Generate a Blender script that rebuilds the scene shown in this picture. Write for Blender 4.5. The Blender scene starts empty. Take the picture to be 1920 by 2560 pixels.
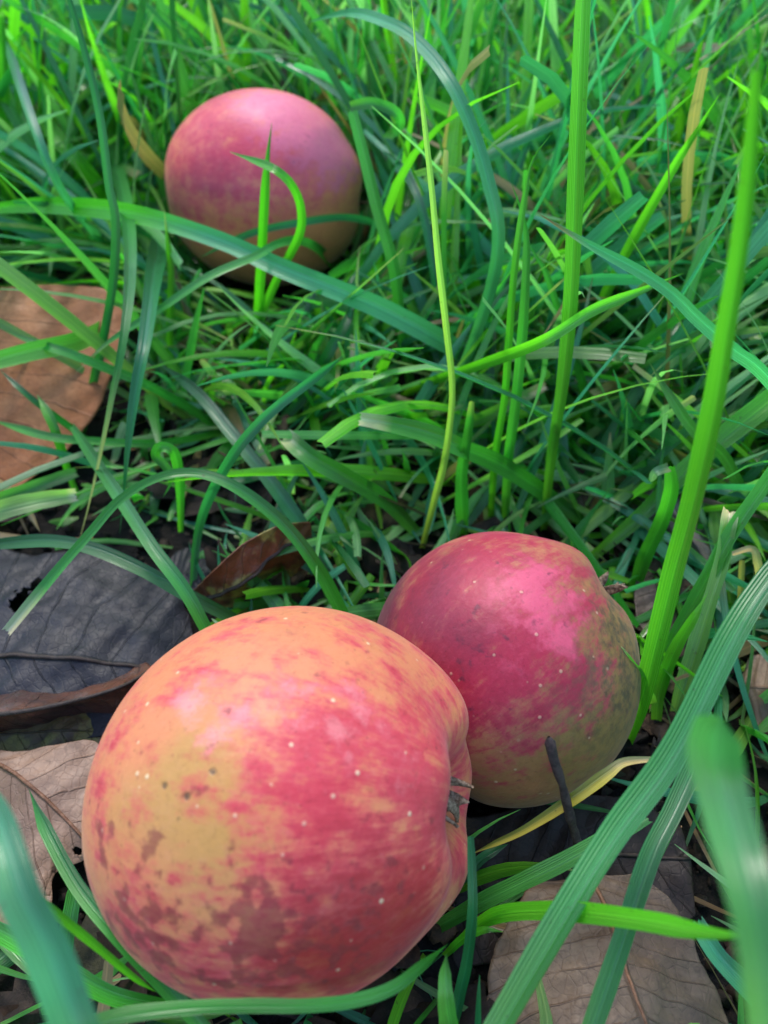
import bpy, math, random
import numpy as np
from mathutils import Vector, Matrix, noise as mnoise

R = math.radians
random.seed(7)
rng = np.random.default_rng(11)
scene = bpy.context.scene
col = scene.collection

# ------------------------------------------------------------------ camera
CAM_H, PITCH, FPX = 0.181, R(48.0), 2560 * 26.0 / 36.0
cam_d = bpy.data.cameras.new("camera")
cam = bpy.data.objects.new("camera", cam_d)
col.objects.link(cam)
cam.location = (0, 0, CAM_H)
cam.rotation_euler = (R(90) - PITCH, 0, 0)
cam_d.sensor_fit = 'VERTICAL'
cam_d.sensor_height = 36.0
cam_d.lens = 26.0
cam_d.clip_start = 0.004
cam_d.clip_end = 500.0
cam_d.dof.use_dof = True
cam_d.dof.focus_distance = 0.157
cam_d.dof.aperture_fstop = 14.5
scene.camera = cam

# ------------------------------------------------------------------ world, sun, exposure
SUN_EL, SUN_AZ = R(58), R(-20)          # azimuth measured from +Y towards +X
w = bpy.data.worlds.new("World")
scene.world = w
w.use_nodes = True
nt = w.node_tree
bg = nt.nodes["Background"]
sky = nt.nodes.new("ShaderNodeTexSky")
sky.sky_type = 'NISHITA'
sky.sun_disc = False
sky.sun_elevation = SUN_EL
sky.sun_rotation = SUN_AZ
sky.air_density = 1.0
sky.dust_density = 1.0
sky.ozone_density = 1.0
nt.links.new(sky.outputs[0], bg.inputs[0])
bg.inputs[1].default_value = 0.15
sd = bpy.data.lights.new("sun", 'SUN')
sd.energy = 0.95
sd.angle = R(16)
sd.color = (1.0, 0.95, 0.87)
sun = bpy.data.objects.new("sun", sd)
col.objects.link(sun)
sdir = Vector((math.sin(SUN_AZ) * math.cos(SUN_EL), math.cos(SUN_AZ) * math.cos(SUN_EL), math.sin(SUN_EL)))
sun.rotation_euler = sdir.to_track_quat('Z', 'Y').to_euler()
sun.location = sdir * 5
scene.view_settings.view_transform = 'Standard'
scene.view_settings.look = 'None'
scene.view_settings.gamma = 1.0
scene.view_settings.exposure = 1.58
scene.cycles.max_bounces = 8
scene.cycles.transmission_bounces = 6
scene.cycles.use_denoising = True

# ------------------------------------------------------------------ picture -> place
SP, CP = math.sin(PITCH), math.cos(PITCH)
CAM = np.array((0, 0, CAM_H))


def ray(px, py):
    u, v = (px - 960) / FPX, (py - 1280) / FPX
    return np.array((u, CP - v * SP, -SP - v * CP))


def at_z(px, py, z):                     # point over the ground at height z
    r = ray(px, py)
    return CAM + r * ((z - CAM_H) / r[2])


def at_d(px, py, d):                     # point at a distance d along the axis
    return CAM + ray(px, py) * d


def at_y(px, py, y):                     # point at a ground distance y
    r = ray(px, py)
    return CAM + r * (y / r[1])


def proj(p):                             # (n,3) -> pixel x, y, depth
    q = p - CAM
    d = q[..., 1] * CP - q[..., 2] * SP
    up = q[..., 1] * SP + q[..., 2] * CP
    return 960 + FPX * q[..., 0] / d, 1280 - FPX * up / d, d


def spline(P, n):
    """Catmull-Rom through the rows of P, evenly spaced in arc length."""
    P = np.asarray(P, float)
    if len(P) == 2:
        t = np.linspace(0, 1, n)[:, None]
        return P[0] * (1 - t) + P[1] * t
    Q = np.vstack([2 * P[0] - P[1], P, 2 * P[-1] - P[-2]])
    out = []
    for i in range(1, len(Q) - 2):
        t = np.linspace(0, 1, 24, endpoint=False)[:, None]
        a, b, c, d = Q[i - 1], Q[i], Q[i + 1], Q[i + 2]
        out.append(.5 * ((2 * b) + (-a + c) * t + (2 * a - 5 * b + 4 * c - d) * t ** 2 + (-a + 3 * b - 3 * c + d) * t ** 3))
    out.append(P[-1:])
    out = np.vstack(out)
    s = np.r_[0, np.cumsum(np.linalg.norm(np.diff(out[:, :3], axis=0), axis=1))]
    si = np.linspace(0, s[-1], n)
    return np.stack([np.interp(si, s, out[:, k]) for k in range(out.shape[1])], 1)


# ------------------------------------------------------------------ node helpers
class NT:
    def __init__(self, name):
        self.m = bpy.data.materials.new(name)
        self.m.use_nodes = True
        self.t = self.m.node_tree
        self.t.nodes.clear()
        self.out = self.t.nodes.new("ShaderNodeOutputMaterial")

    def n(self, kind, **kw):
        nd = self.t.nodes.new(kind)
        for k, v in kw.items():
            setattr(nd, k, v)
        return nd

    def put(self, sock, v):
        if isinstance(v, bpy.types.NodeSocket):
            self.t.links.new(v, sock)
        elif isinstance(v, (tuple, list)) and sock.type == 'RGBA' and len(v) == 3:
            sock.default_value = (*v, 1)
        else:
            sock.default_value = v

    def math(self, op, a, b=0.0, c=None, clamp=False):
        nd = self.n("ShaderNodeMath", operation=op, use_clamp=clamp)
        self.put(nd.inputs[0], a)
        self.put(nd.inputs[1], b)
        if c is not None:
            self.put(nd.inputs[2], c)
        return nd.outputs[0]

    def step(self, x, a, b):             # smoothstep
        nd = self.n("ShaderNodeMapRange", interpolation_type='SMOOTHSTEP')
        self.put(nd.inputs[0], x)
        nd.inputs[1].default_value = a
        nd.inputs[2].default_value = b
        return nd.outputs[0]

    def mix(self, f, a, b, mode='MIX'):
        nd = self.n("ShaderNodeMix", data_type='RGBA', blend_type=mode)
        self.put(nd.inputs[0], f)
        self.put(nd.inputs[6], a)
        self.put(nd.inputs[7], b)
        return nd.outputs[2]

    def attr(self, name):
        return self.n("ShaderNodeAttribute", attribute_name=name)

    def scale(self, vec, s):
        nd = self.n("ShaderNodeVectorMath", operation='MULTIPLY')
        self.put(nd.inputs[0], vec)
        nd.inputs[1].default_value = s if isinstance(s, tuple) else (s, s, s)
        return nd.outputs[0]

    def noise(self, vec, s, detail=4, rough=.55, dist=0.0):
        nd = self.n("ShaderNodeTexNoise")
        self.put(nd.inputs['Vector'], vec)
        nd.inputs['Scale'].default_value = s
        nd.inputs['Detail'].default_value = detail
        nd.inputs['Roughness'].default_value = rough
        nd.inputs['Distortion'].default_value = dist
        return nd.outputs[0]

    def vor(self, vec, s, rnd=1.0, feature='F1', out=0):
        nd = self.n("ShaderNodeTexVoronoi", feature=feature)
        self.put(nd.inputs['Vector'], vec)
        nd.inputs['Scale'].default_value = s
        nd.inputs['Randomness'].default_value = rnd
        return nd.outputs[out]

    def bump(self, h, strength, dist):
        nd = self.n("ShaderNodeBump")
        nd.inputs['Strength'].default_value = strength
        nd.inputs['Distance'].default_value = dist
        self.put(nd.inputs['Height'], h)
        return nd.outputs[0]

    def bsdf(self, color, rough, normal=None, spec=.5, **kw):
        p = self.n("ShaderNodeBsdfPrincipled")
        self.put(p.inputs['Base Color'], color)
        self.put(p.inputs['Roughness'], rough)
        self.put(p.inputs['Specular IOR Level'], spec)
        for k, v in kw.items():
            self.put(p.inputs[k.replace('_', ' ')], v)
        if normal is not None:
            self.put(p.inputs['Normal'], normal)
        return p.outputs[0]

    def done(self, shader):
        self.t.links.new(shader, self.out.inputs[0])
        return self.m


def srgb(r, g, b):
    f = lambda c: (c / 255) / 12.92 if c / 255 <= .04045 else ((c / 255 + .055) / 1.055) ** 2.4
    return (f(r), f(g), f(b))


# ------------------------------------------------------------------ object helpers
def new_mesh(name, V, F, mat, uv=None, colr=None, smooth=True, loc=None, parent=None, attrs=None):
    """V (n,3), F (m,4) int array of quads; one linked mesh object."""
    V = np.asarray(V, np.float32)
    F = np.asarray(F, np.int32)
    me = bpy.data.meshes.new(name)
    if loc is not None:
        V = V - np.asarray(loc, np.float32)
    k = F.shape[1]
    me.vertices.add(len(V))
    me.vertices.foreach_set("co", V.ravel())
    me.loops.add(F.size)
    me.loops.foreach_set("vertex_index", F.ravel())
    me.polygons.add(len(F))
    me.polygons.foreach_set("loop_start", np.arange(0, F.size, k, dtype=np.int32))
    me.polygons.foreach_set("loop_total", np.full(len(F), k, np.int32))
    if smooth:
        me.polygons.foreach_set("use_smooth", np.ones(len(F), bool))
    me.update(calc_edges=True)
    if uv is not None:
        l = me.uv_layers.new(name="UVMap")
        l.data.foreach_set("uv", np.asarray(uv, np.float32)[F.ravel()].ravel())
    if colr is not None:
        a = me.color_attributes.new("tint", 'FLOAT_COLOR', 'POINT')
        c4 = np.ones((len(V), 4), np.float32)
        c4[:, :3] = colr
        a.data.foreach_set("color", c4.ravel())
    for nm, arr in (attrs or {}).items():
        arr = np.asarray(arr, np.float32)
        if arr.ndim == 1:
            me.attributes.new(nm, 'FLOAT', 'POINT').data.foreach_set("value", arr)
        else:
            me.attributes.new(nm, 'FLOAT_VECTOR', 'POINT').data.foreach_set("vector", arr.ravel())
    me.validate()
    if mat:
        me.materials.append(mat)
    o = bpy.data.objects.new(name, me)
    col.objects.link(o)
    if loc is not None:
        o.location = loc
    if parent is not None:
        o.parent = parent
    return o


def tag(o, label=None, cat=None, group=None, kind=None):
    if label:
        o["label"] = label
    if cat:
        o["category"] = cat
    if group:
        o["group"] = group
    if kind:
        o["kind"] = kind
    return o


def grid_faces(nu, nv, wrap=False):
    i = np.arange(nu - 1)[:, None]
    j = np.arange(nv if wrap else nv - 1)[None, :]
    j2 = (j + 1) % nv
    return np.stack([i * nv + j, i * nv + j2, (i + 1) * nv + j2, (i + 1) * nv + j], -1).reshape(-1, 4)


def tube_arrays(P, rad, nseg=10):
    P = np.asarray(P, float)
    n = len(P)
    T = np.gradient(P, axis=0)
    T /= np.linalg.norm(T, axis=1, keepdims=True)
    ref = np.array((.31, .52, .79))
    A = np.cross(T, ref)
    A /= np.linalg.norm(A, axis=1, keepdims=True)
    B = np.cross(T, A)
    a = np.linspace(0, 2 * math.pi, nseg, endpoint=False)
    rad = np.broadcast_to(np.asarray(rad, float), (n,))
    V = P[:, None] + rad[:, None, None] * (np.cos(a)[None, :, None] * A[:, None] + np.sin(a)[None, :, None] * B[:, None])
    uv = np.stack(np.broadcast_arrays(a[None, :] / 6.2832, np.linspace(0, 1, n)[:, None]), -1)
    return V.reshape(-1, 3), grid_faces(n, nseg, True), uv.reshape(-1, 2)


def fbm(p, s, oct=3):
    """cheap smooth pseudo-noise on (n,3) arrays, about -1..1"""
    out = np.zeros(len(p))
    amp, tot = 1.0, 0.0
    r = np.random.default_rng(int(s * 977) % 9973)
    for o in range(oct):
        for k in range(5):
            d = r.normal(size=3)
            d /= np.linalg.norm(d)
            out += amp * np.sin(p @ d * s * (2 ** o) * 6.28 * r.uniform(.7, 1.3) + r.uniform(0, 6.28)) / 2.2
        tot += amp
        amp *= .5
    return out / tot


# ------------------------------------------------------------------ materials
def grass_material():
    t = NT("grass_blade")
    tint = t.attr("tint").outputs[0]
    uv = t.n("ShaderNodeUVMap", uv_map="UVMap").outputs[0]
    sep = t.n("ShaderNodeSeparateXYZ")
    t.put(sep.inputs[0], uv)
    ribs = t.math('SINE', t.math('MULTIPLY', sep.outputs[0], t.math('MULTIPLY_ADD', t.noise(t.scale(uv, (3.0, .2, 1.0)), 1.0, 1), 30.0, 36.0)))
    rib01 = t.math('MULTIPLY_ADD', ribs, .5, .5)
    obj = t.n("ShaderNodeNewGeometry").outputs['Position']
    streak = t.noise(t.scale(uv, (40.0, 3.0, 1.0)), 1.0, 3)
    fine = t.noise(obj, 260.0, 3)
    c = t.mix(t.math('MULTIPLY', rib01, .40), t.scale(tint, (.95, 1.0, 1.0)), t.scale(tint, (2.0, 1.5, 1.6)))
    ctr = t.math('SUBTRACT', 1.0, t.step(t.math('ABSOLUTE', t.math('SUBTRACT', sep.outputs[0], .5)), .015, .06))
    c = t.mix(t.math('MULTIPLY', ctr, .55), c, t.scale(tint, (2.4, 1.7, 1.9)))
    c = t.mix(t.step(streak, .52, .75), c, t.scale(tint, (.55, .66, .6)))
    c = t.mix(t.math('MULTIPLY', t.step(fine, .55, .8), .35), c, t.scale(tint, (1.6, 1.25, .8)))
    spots = t.step(t.noise(obj, 700.0, 2), .70, .76)
    c = t.mix(t.math('MULTIPLY', spots, .45), c, (.05, .04, .015))
    h = t.math('ADD', t.math('MULTIPLY', rib01, .6), t.math('MULTIPLY', fine, .6))
    nrm = t.bump(h, .7, .00028)
    p = t.bsdf(c, t.math('MULTIPLY_ADD', streak, .35, .16), nrm, .7, Coat_Weight=.25, Coat_Roughness=.16)
    tr = t.n("ShaderNodeBsdfTranslucent")
    t.put(tr.inputs[0], t.scale(c, (1.35, 2.2, .85)))
    mx = t.n("ShaderNodeMixShader")
    mx.inputs[0].default_value = .42
    t.put(mx.inputs[1], p)
    t.put(mx.inputs[2], tr.outputs[0])
    return t.done(mx.outputs[0])


def leaf_material(name, base, alt, vein, dark, nveins=9, mottle=.5, vein_amt=.6, rough=.6, spec=.35, patch=None, scale=1.0):
    """dead leaf: UV.x runs along the leaf, UV.y is -1..1 across it"""
    t = NT(name)
    uv = t.n("ShaderNodeUVMap", uv_map="UVMap").outputs[0]
    pos = t.n("ShaderNodeTexCoord").outputs['Object']
    sep = t.n("ShaderNodeSeparateXYZ")
    t.put(sep.inputs[0], uv)
    wob = t.noise(pos, 60, 3)
    av = t.math('ABSOLUTE', sep.outputs[1])
    med0 = t.noise(pos, 150, 3)
    ph = t.math('ADD', t.math('MULTIPLY', sep.outputs[0], nveins), t.math('MULTIPLY', av, nveins * -.16))
    ph = t.math('ADD', ph, t.math('MULTIPLY', wob, .55))
    ph = t.math('ADD', ph, t.math('MULTIPLY', t.noise(t.scale(uv, (2.6, .35, 1.0)), 1.0, 2), 1.2))
    d = t.math('ABSOLUTE', t.math('SUBTRACT', t.math('FRACT', ph), .5))
    side = t.math('MULTIPLY', t.math('SUBTRACT', 1.0, t.step(d, .008, .04)), t.step(med0, .30, .55))
    mid = t.math('SUBTRACT', 1.0, t.step(av, .01, .04))
    net = t.math('SUBTRACT', 1.0, t.step(t.vor(pos, 420 * scale, 1.0, 'DISTANCE_TO_EDGE'), .0, .09))
    big = t.noise(pos, 55 * scale, 5, .6)
    med = t.noise(pos, 190 * scale, 5, .65)
    fin = t.noise(pos, 900 * scale, 4, .65)
    c = t.mix(t.step(big, .38, .62), base, alt)
    c = t.mix(t.math('MULTIPLY', t.step(med, .5, .72), mottle), c, dark)
    if patch:
        c = t.mix(t.math('MULTIPLY', t.step(t.noise(pos, 85 * scale, 4), .5, .6), .8), c, patch)
    c = t.mix(t.math('MULTIPLY', t.step(fin, .55, .75), .45), c, t.scale(c, (1.7, 1.65, 1.6)))
    c = t.mix(t.math('MULTIPLY', t.step(fin, .48, .3), .5), c, t.scale(c, (.5, .5, .5)))
    c = t.mix(t.math('MULTIPLY', net, .22), c, dark)
    c = t.mix(t.math('MULTIPLY', t.math('MAXIMUM', side, mid), vein_amt), c, vein)
    h = t.math('ADD', t.math('MULTIPLY', t.math('MAXIMUM', side, mid), .9), t.math('ADD', t.math('MULTIPLY', med, .7), t.math('MULTIPLY', fin, .25)))
    h = t.math('SUBTRACT', h, t.math('MULTIPLY', net, .12))
    nrm = t.bump(h, .65, .0006)
    p = t.bsdf(c, t.math('MULTIPLY_ADD', med, .4, rough - .2), nrm, spec)
    return t.done(p)


def apple_material(name, c_base, c_yel, c_red, c_dark, c_deep, c_pale, streak=1.0, seed=0.0, dots=1.0, grunge=.4, mott=4.2):
    t = NT(name)
    pos = t.n("ShaderNodeTexCoord").outputs['Object']
    mer = t.attr("meridian").outputs['Vector']
    a = lambda n: t.attr(n).outputs['Fac']
    off = t.n("ShaderNodeVectorMath", operation='ADD')
    t.put(off.inputs[0], t.scale(mer, (5.0, 5.0, 1.5)))
    off.inputs[1].default_value = (seed, seed * .7, seed * 1.3)
    st1 = t.noise(off.outputs[0], 1.7, 6, .62, .35)
    st2 = t.noise(off.outputs[0], 6.5, 6, .7, .5)
    n1 = t.noise(pos, 70, 5, .6)
    n2 = t.noise(pos, 210, 5, .62)
    n3 = t.noise(pos, 900, 3, .6)
    st = t.math('ADD', t.math('MULTIPLY', st1, .62 * streak), t.math('MULTIPLY', st2, .38 * streak))
    st = t.math('ADD', st, t.math('MULTIPLY', t.math('SUBTRACT', n2, .5), .45))
    st = t.math('ADD', st, .5 - .5 * streak)
    # skin ground colour
    c = t.mix(t.step(t.math('ADD', a("yellow"), t.math('MULTIPLY', t.math('SUBTRACT', n1, .5), 1.5)), -.05, 1.25), c_base, c_yel)
    c = t.mix(t.math('MULTIPLY', t.step(n2, .5, .75), .3), c, t.scale(c, (.78, .7, .6)))
    # red flush, first a wash and then streaks
    bl = a("blush")
    wash = t.step(t.math('ADD', bl, t.math('ADD', t.math('MULTIPLY', t.math('SUBTRACT', st, .5), mott * 1.0), t.math('ADD', t.math('MULTIPLY', t.math('SUBTRACT', n1, .5), mott * .45), t.math('MULTIPLY', t.math('SUBTRACT', n2, .5), mott * .6)))), -.35, 1.45)
    c = t.mix(t.math('MULTIPLY', wash, .94), c, c_red)
    hard = t.step(t.math('ADD', t.math('MULTIPLY', bl, .30), t.math('MULTIPLY_ADD', t.math('SUBTRACT', st, .5), 1.7, .5)), .60, .95)
    c = t.mix(t.math('MULTIPLY', hard, .6), c, t.scale(c_red if isinstance(c_red, bpy.types.NodeSocket) else c_red, (.85, .55, .6)))
    # pale frosting between the streaks, with soft highlights painted in
    pf = t.step(t.math('ADD', a("pale"), t.math('MULTIPLY', t.math('SUBTRACT', n2, .5), 1.8)), .35, .85)
    c = t.mix(t.math('MULTIPLY', pf, .6), c, c_pale)
    # deep red and maroon blotches
    dp = t.step(t.math('ADD', a("deep"), t.math('MULTIPLY', t.math('SUBTRACT', st, .5), 2.4)), .05, 1.25)
    c = t.mix(t.math('MULTIPLY', dp, .85), c, c_deep)
    blot = t.math('ADD', t.math('MULTIPLY', t.noise(pos, 330, 3, .5), .95), t.math('MULTIPLY', n2, .25))
    dk = t.step(t.math('ADD', t.math('MULTIPLY', a("dark"), .20), blot), .755, .875)
    c = t.mix(t.math('MULTIPLY', dk, .66), c, c_dark)
    sh = t.step(t.math('ADD', a("dark_wash"), t.math('MULTIPLY', t.math('SUBTRACT', n1, .5), .9)), .1, 1.1)  # soft darker wash over the skin
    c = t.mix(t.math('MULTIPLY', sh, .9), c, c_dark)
    # dusty net of fine pale lines, grime, lenticels and scab points
    lin = t.math('SUBTRACT', 1.0, t.step(t.vor(t.scale(mer, (11.0, 11.0, 5.0)), 1.6, 1.0, 'DISTANCE_TO_EDGE'), .0, .16))
    c = t.mix(t.math('MULTIPLY', lin, t.math('MULTIPLY', t.step(n1, .45, .65), .05)), c, c_pale)
    c = t.mix(t.math('MULTIPLY', t.step(n3, .58, .75), grunge * .5), c, t.scale(c, (1.45, 1.4, 1.4)))
    c = t.mix(t.math('MULTIPLY', t.step(n3, .45, .25), grunge), c, t.scale(c, (.55, .5, .5)))
    gr = t.math('MULTIPLY', a("grime"), t.step(t.noise(pos, 380, 5, .7), .40, .66))
    c = t.mix(gr, c, (.075, .05, .022))
    v1 = t.vor(pos, 250)
    keep = t.step(t.vor(pos, 250, 1.0, 'F1', 1), .30, .62)
    dot = t.math('MULTIPLY', t.math('SUBTRACT', 1.0, t.step(v1, .05, .13)), keep)
    c = t.mix(t.math('MULTIPLY', dot, .8 * dots), c, (.75, .60, .36))
    scab = t.math('MULTIPLY', t.math('SUBTRACT', 1.0, t.step(t.math('ADD', t.vor(pos, 330), t.math('MULTIPLY', n3, .2)), .2, .36)), t.step(a("scab"), .2, .7))
    c = t.mix(t.math('MULTIPLY', scab, .85), c, (.07, .038, .02))
    brown = a("cavity")
    c = t.mix(t.math('MULTIPLY', t.step(t.math('ADD', brown, t.math('MULTIPLY', t.math('SUBTRACT', n2, .5), 1.2)), .4, 1.0), .75), c, (.15, .085, .04))
    pk = t.vor(pos, 620)
    pkeep = t.step(t.vor(pos, 620, 1.0, 'F1', 1), .62, .8)
    pit = t.math('MULTIPLY', t.math('SUBTRACT', 1.0, t.step(pk, .06, .2)), pkeep)
    c = t.mix(t.math('MULTIPLY', pit, grunge * 1.2), c, t.scale(c, (.42, .34, .32)))
    n4 = t.noise(pos, 480, 4, .7)
    c = t.mix(t.math('MULTIPLY', t.step(n4, .55, .72), grunge * .55), c, t.scale(c, (.62, .52, .5)))
    c = t.mix(t.math('MULTIPLY', t.step(n4, .45, .28), grunge * .5), c, t.mix(.35, c, c_pale))
    h = t.math('ADD', t.math('MULTIPLY', n2, .5), t.math('ADD', t.math('MULTIPLY', n3, .22), t.math('MULTIPLY', n1, 1.4)))
    h = t.math('SUBTRACT', t.math('ADD', h, t.math('MULTIPLY', dot, .25)), t.math('MULTIPLY', scab, .8))
    nrm = t.bump(h, .5, .0006)
    p = t.bsdf(c, t.math('MULTIPLY_ADD', n2, .3, .33), nrm, .34, Subsurface_Weight=.12, Subsurface_Radius=(.004, .0015, .0008), Subsurface_Scale=1.0,
               Sheen_Weight=.10, Sheen_Roughness=.45, Sheen_Tint=(1.0, .92, .9))
    return t.done(p)


def simple_material(name, c1, c2, s=300, rough=.8, bump=.6, dist=.0006, spec=.3):
    t = NT(name)
    pos = t.n("ShaderNodeTexCoord").outputs['Object']
    n = t.noise(pos, s, 5, .65)
    c = t.mix(t.step(n, .35, .68), c1, c2)
    return t.done(t.bsdf(c, rough, t.bump(n, bump, dist), spec))


GRASS = grass_material()

# ------------------------------------------------------------------ ground
def ground_height(x, y):
    p = np.stack([np.asarray(x, float), np.asarray(y, float), np.zeros_like(np.asarray(x, float))], -1).reshape(-1, 3)
    near = np.exp(-(p[:, 0] ** 2 + (p[:, 1] - .2) ** 2) / 2.0)
    h = .0022 * fbm(p, 9, 3) * near
    h -= .008 * np.exp(-(((p[:, 0] - .030) ** 2 + (p[:, 1] - .090) ** 2) / .028 ** 2))
    h += .005 * np.exp(-(((p[:, 0] + .017) ** 2 + (p[:, 1] - .057) ** 2) / .030 ** 2))
    return (h - .002).reshape(np.shape(x))


def build_ground():
    a = np.linspace(-1, 1, 301)
    g = np.sign(a) * (np.abs(a) * .55 + np.abs(a) ** 9 * 60)
    X, Y = np.meshgrid(g, g + .25, indexing='ij')
    Z = ground_height(X, Y)
    P = np.stack([X, Y, Z], -1).reshape(-1, 3)
    P[:, 2] += .0011 * fbm(P, 60, 2) * (np.abs(P[:, 0]) < 1) * (np.abs(P[:, 1]) < 1.3)
    t = NT("soil")
    pos = t.n("ShaderNodeNewGeometry").outputs['Position']
    n1, n2 = t.noise(pos, 40, 6, .7), t.noise(pos, 260, 6, .7)
    c = t.mix(t.step(n1, .35, .65), (.006, .0055, .006), (.016, .012, .010))
    c = t.mix(t.step(n2, .55, .75), c, (.035, .026, .018))
    ln = t.n("ShaderNodeVectorMath", operation='LENGTH')
    t.put(ln.inputs[0], pos)
    lawn = t.mix(t.noise(pos, 14, 5), (.02, .075, .018), (.05, .12, .025))
    c = t.mix(t.step(ln.outputs['Value'], 1.4, 2.6), c, lawn)
    m = t.done(t.bsdf(c, .9, t.bump(t.math('ADD', n1, n2), .9, .004), .25))
    o = new_mesh("ground", P, grid_faces(301, 301), m)
    tag(o, kind='structure')


build_ground()

# ------------------------------------------------------------------ apples
def cam_vec(r, u, t):                    # right, up, towards the viewer -> world
    v = Vector((r, u * SP - t * CP, u * CP + t * SP))
    return v.normalized()


APPLES = []                              # (centre, radius) kept clear of grass


def make_apple(name, px, py, d, rad, axis, axial, mat, blobs, label, seed, dim_c=.34, dim_s=.36, sig_c=.30, taper=.10, lobe=.03, lump=.02, sq=(1, 1, 1), res=(240, 320), sepals=True, stalk=True, cheek=0.0):
    cen = at_d(px, py, d)
    zc = axis
    xc = zc.cross(Vector((0, 0, 1))).normalized() if abs(zc.z) < .95 else Vector((1, 0, 0))
    yc = zc.cross(xc)
    M = np.array([xc, yc, zc])           # rows: local axes in world
    nphi, nth = res
    phi = np.linspace(.0008, math.pi - .0008, nphi)[:, None]
    th = np.linspace(0, 2 * math.pi, nth, endpoint=False)[None, :]
    base = np.ones_like(phi * th)
    r = base * (1 - dim_c * np.exp(-(phi / sig_c) ** 2) - dim_s * np.exp(-((math.pi - phi) / .30) ** 2))
    ring = np.exp(-((phi - .55) / .38) ** 2)
    r = r * (1 + lobe * ring * np.cos(5 * th + seed) + lobe * .7 * ring * np.cos(3 * th + seed * 2))
    r = r * (1 - taper * np.cos(phi) * .5)
    dirs = np.stack(np.broadcast_arrays(np.sin(phi) * np.cos(th), np.sin(phi) * np.sin(th), np.cos(phi) * base), -1).reshape(-1, 3)
    r = r.reshape(-1) * (1 + lump * fbm(dirs + seed, .22, 2))
    # stem-side fullness: superellipse-like shoulders
    sh = 1 + .05 * np.sin(phi) ** 2 * base
    V = dirs * (r * sh.reshape(-1))[:, None] * rad
    V[:, 2] *= axial
    Wd = V @ M                           # world offset, then a squash in camera axes
    Rr = np.array([cam_vec(1, 0, 0), cam_vec(0, 1, 0), cam_vec(0, 0, 1)])
    q = Wd @ Rr.T * np.array(sq)
    Wd = q @ Rr
    V = Wd @ M.T
    wd = Wd / np.linalg.norm(Wd, axis=1, keepdims=True)
    attrs = {"meridian": np.stack(np.broadcast_arrays(np.cos(th) * base, np.sin(th) * base, phi * base), -1).reshape(-1, 3)}
    for ch in ("blush", "yellow", "dark", "dark_wash", "deep", "pale", "scab", "grime"):
        acc = np.zeros(len(V))
        for (bx, by, bs, ba) in blobs.get(ch, []):
            rr = ray(bx, by)
            rr = rr / np.linalg.norm(rr)
            oc = CAM - cen
            b = oc @ rr
            disc = b * b - (oc @ oc - rad * rad)
            tt = -b - math.sqrt(max(disc, 0))
            p = CAM + rr * tt - cen
            p /= np.linalg.norm(p)
            ang = np.arccos(np.clip(wd @ p, -1, 1))
            acc += ba * np.exp(-(ang / (bs / FPX * d / rad)) ** 2)
        if ch == "blush" and cheek:
            acc += cheek * np.exp(-((phi - .35) / .55) ** 2).repeat(nth, 1).reshape(-1)
        attrs[ch] = acc
    attrs["cavity"] = (np.exp(-(phi / (sig_c * .8)) ** 2) + np.exp(-((math.pi - phi) / .25) ** 2)).repeat(nth, 1).reshape(-1)
    uv = np.stack(np.broadcast_arrays(th / 6.2832 * base, phi / math.pi * base), -1).reshape(-1, 2)
    o = new_mesh(name, V, grid_faces(nphi, nth, True), mat, uv=uv, attrs=attrs)
    o.matrix_world = Matrix(((xc.x, yc.x, zc.x, cen[0]), (xc.y, yc.y, zc.y, cen[1]), (xc.z, yc.z, zc.z, cen[2]), (0, 0, 0, 1)))
    tag(o, label, "apple", "windfall apples lying in the grass")
    APPLES.append((cen, rad))
    rs = random.Random(int(seed * 100))
    zpole = float(V[0, 2])
    if sepals:
        vs, fs, n0 = [], [], 0
        for k in range(9):
            a0 = k * 6.2832 / 9 + rs.uniform(-.25, .25)
            L = rad * rs.uniform(.20, .40)
            lean = rs.uniform(-.1, .6)
            curl = rs.uniform(-1.2, 1.3)
            nn, mm = 12, 5
            for i in range(nn):
                s = i / (nn - 1)
                an = lean + curl * s * s
                rr_ = rad * .05 + L * s * math.sin(an)
                zz = zpole + .0006 + L * s * math.cos(an * .8)
                wid = rad * .07 * (1 - s) ** .7 * (1 + .3 * math.sin(7 * s + k))
                for j in range(mm):
                    v = (j / (mm - 1) - .5) * 2
                    rr2 = rr_ + .35 * wid * v * v
                    ca, sa = math.cos(a0), math.sin(a0)
                    tw = .5 * math.sin(4 * s + k)
                    vs.append((rr2 * ca - wid * v * sa * math.cos(tw), rr2 * sa + wid * v * ca * math.cos(tw), zz + wid * v * math.sin(tw) + rs.uniform(-.0002, .0002)))
            fs.append(grid_faces(nn, mm) + n0)
            n0 += nn * mm
        c = new_mesh("calyx", np.array(vs), np.vstack(fs), SEPAL, parent=o)
        m = c.modifiers.new("s", 'SOLIDIFY')
        m.thickness = .0005
    if not stalk:
        return o
    # stalk in the cavity at the other end
    zs = float(V[-1, 2])
    P = [(0, 0, zs - .0), (.0006, .0003, zs - .006), (.0022, .001, zs - .012)]
    tv, tf, tuv = tube_arrays(spline(P, 12), np.linspace(.0013, .0011, 12), 8)
    new_mesh("stalk", tv, tf, SEPAL, uv=tuv, parent=o)
    return o


SEPAL = simple_material("dried_sepal", (.085, .05, .03), (.30, .22, .15), 1400, .9, .7, .0004)

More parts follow.
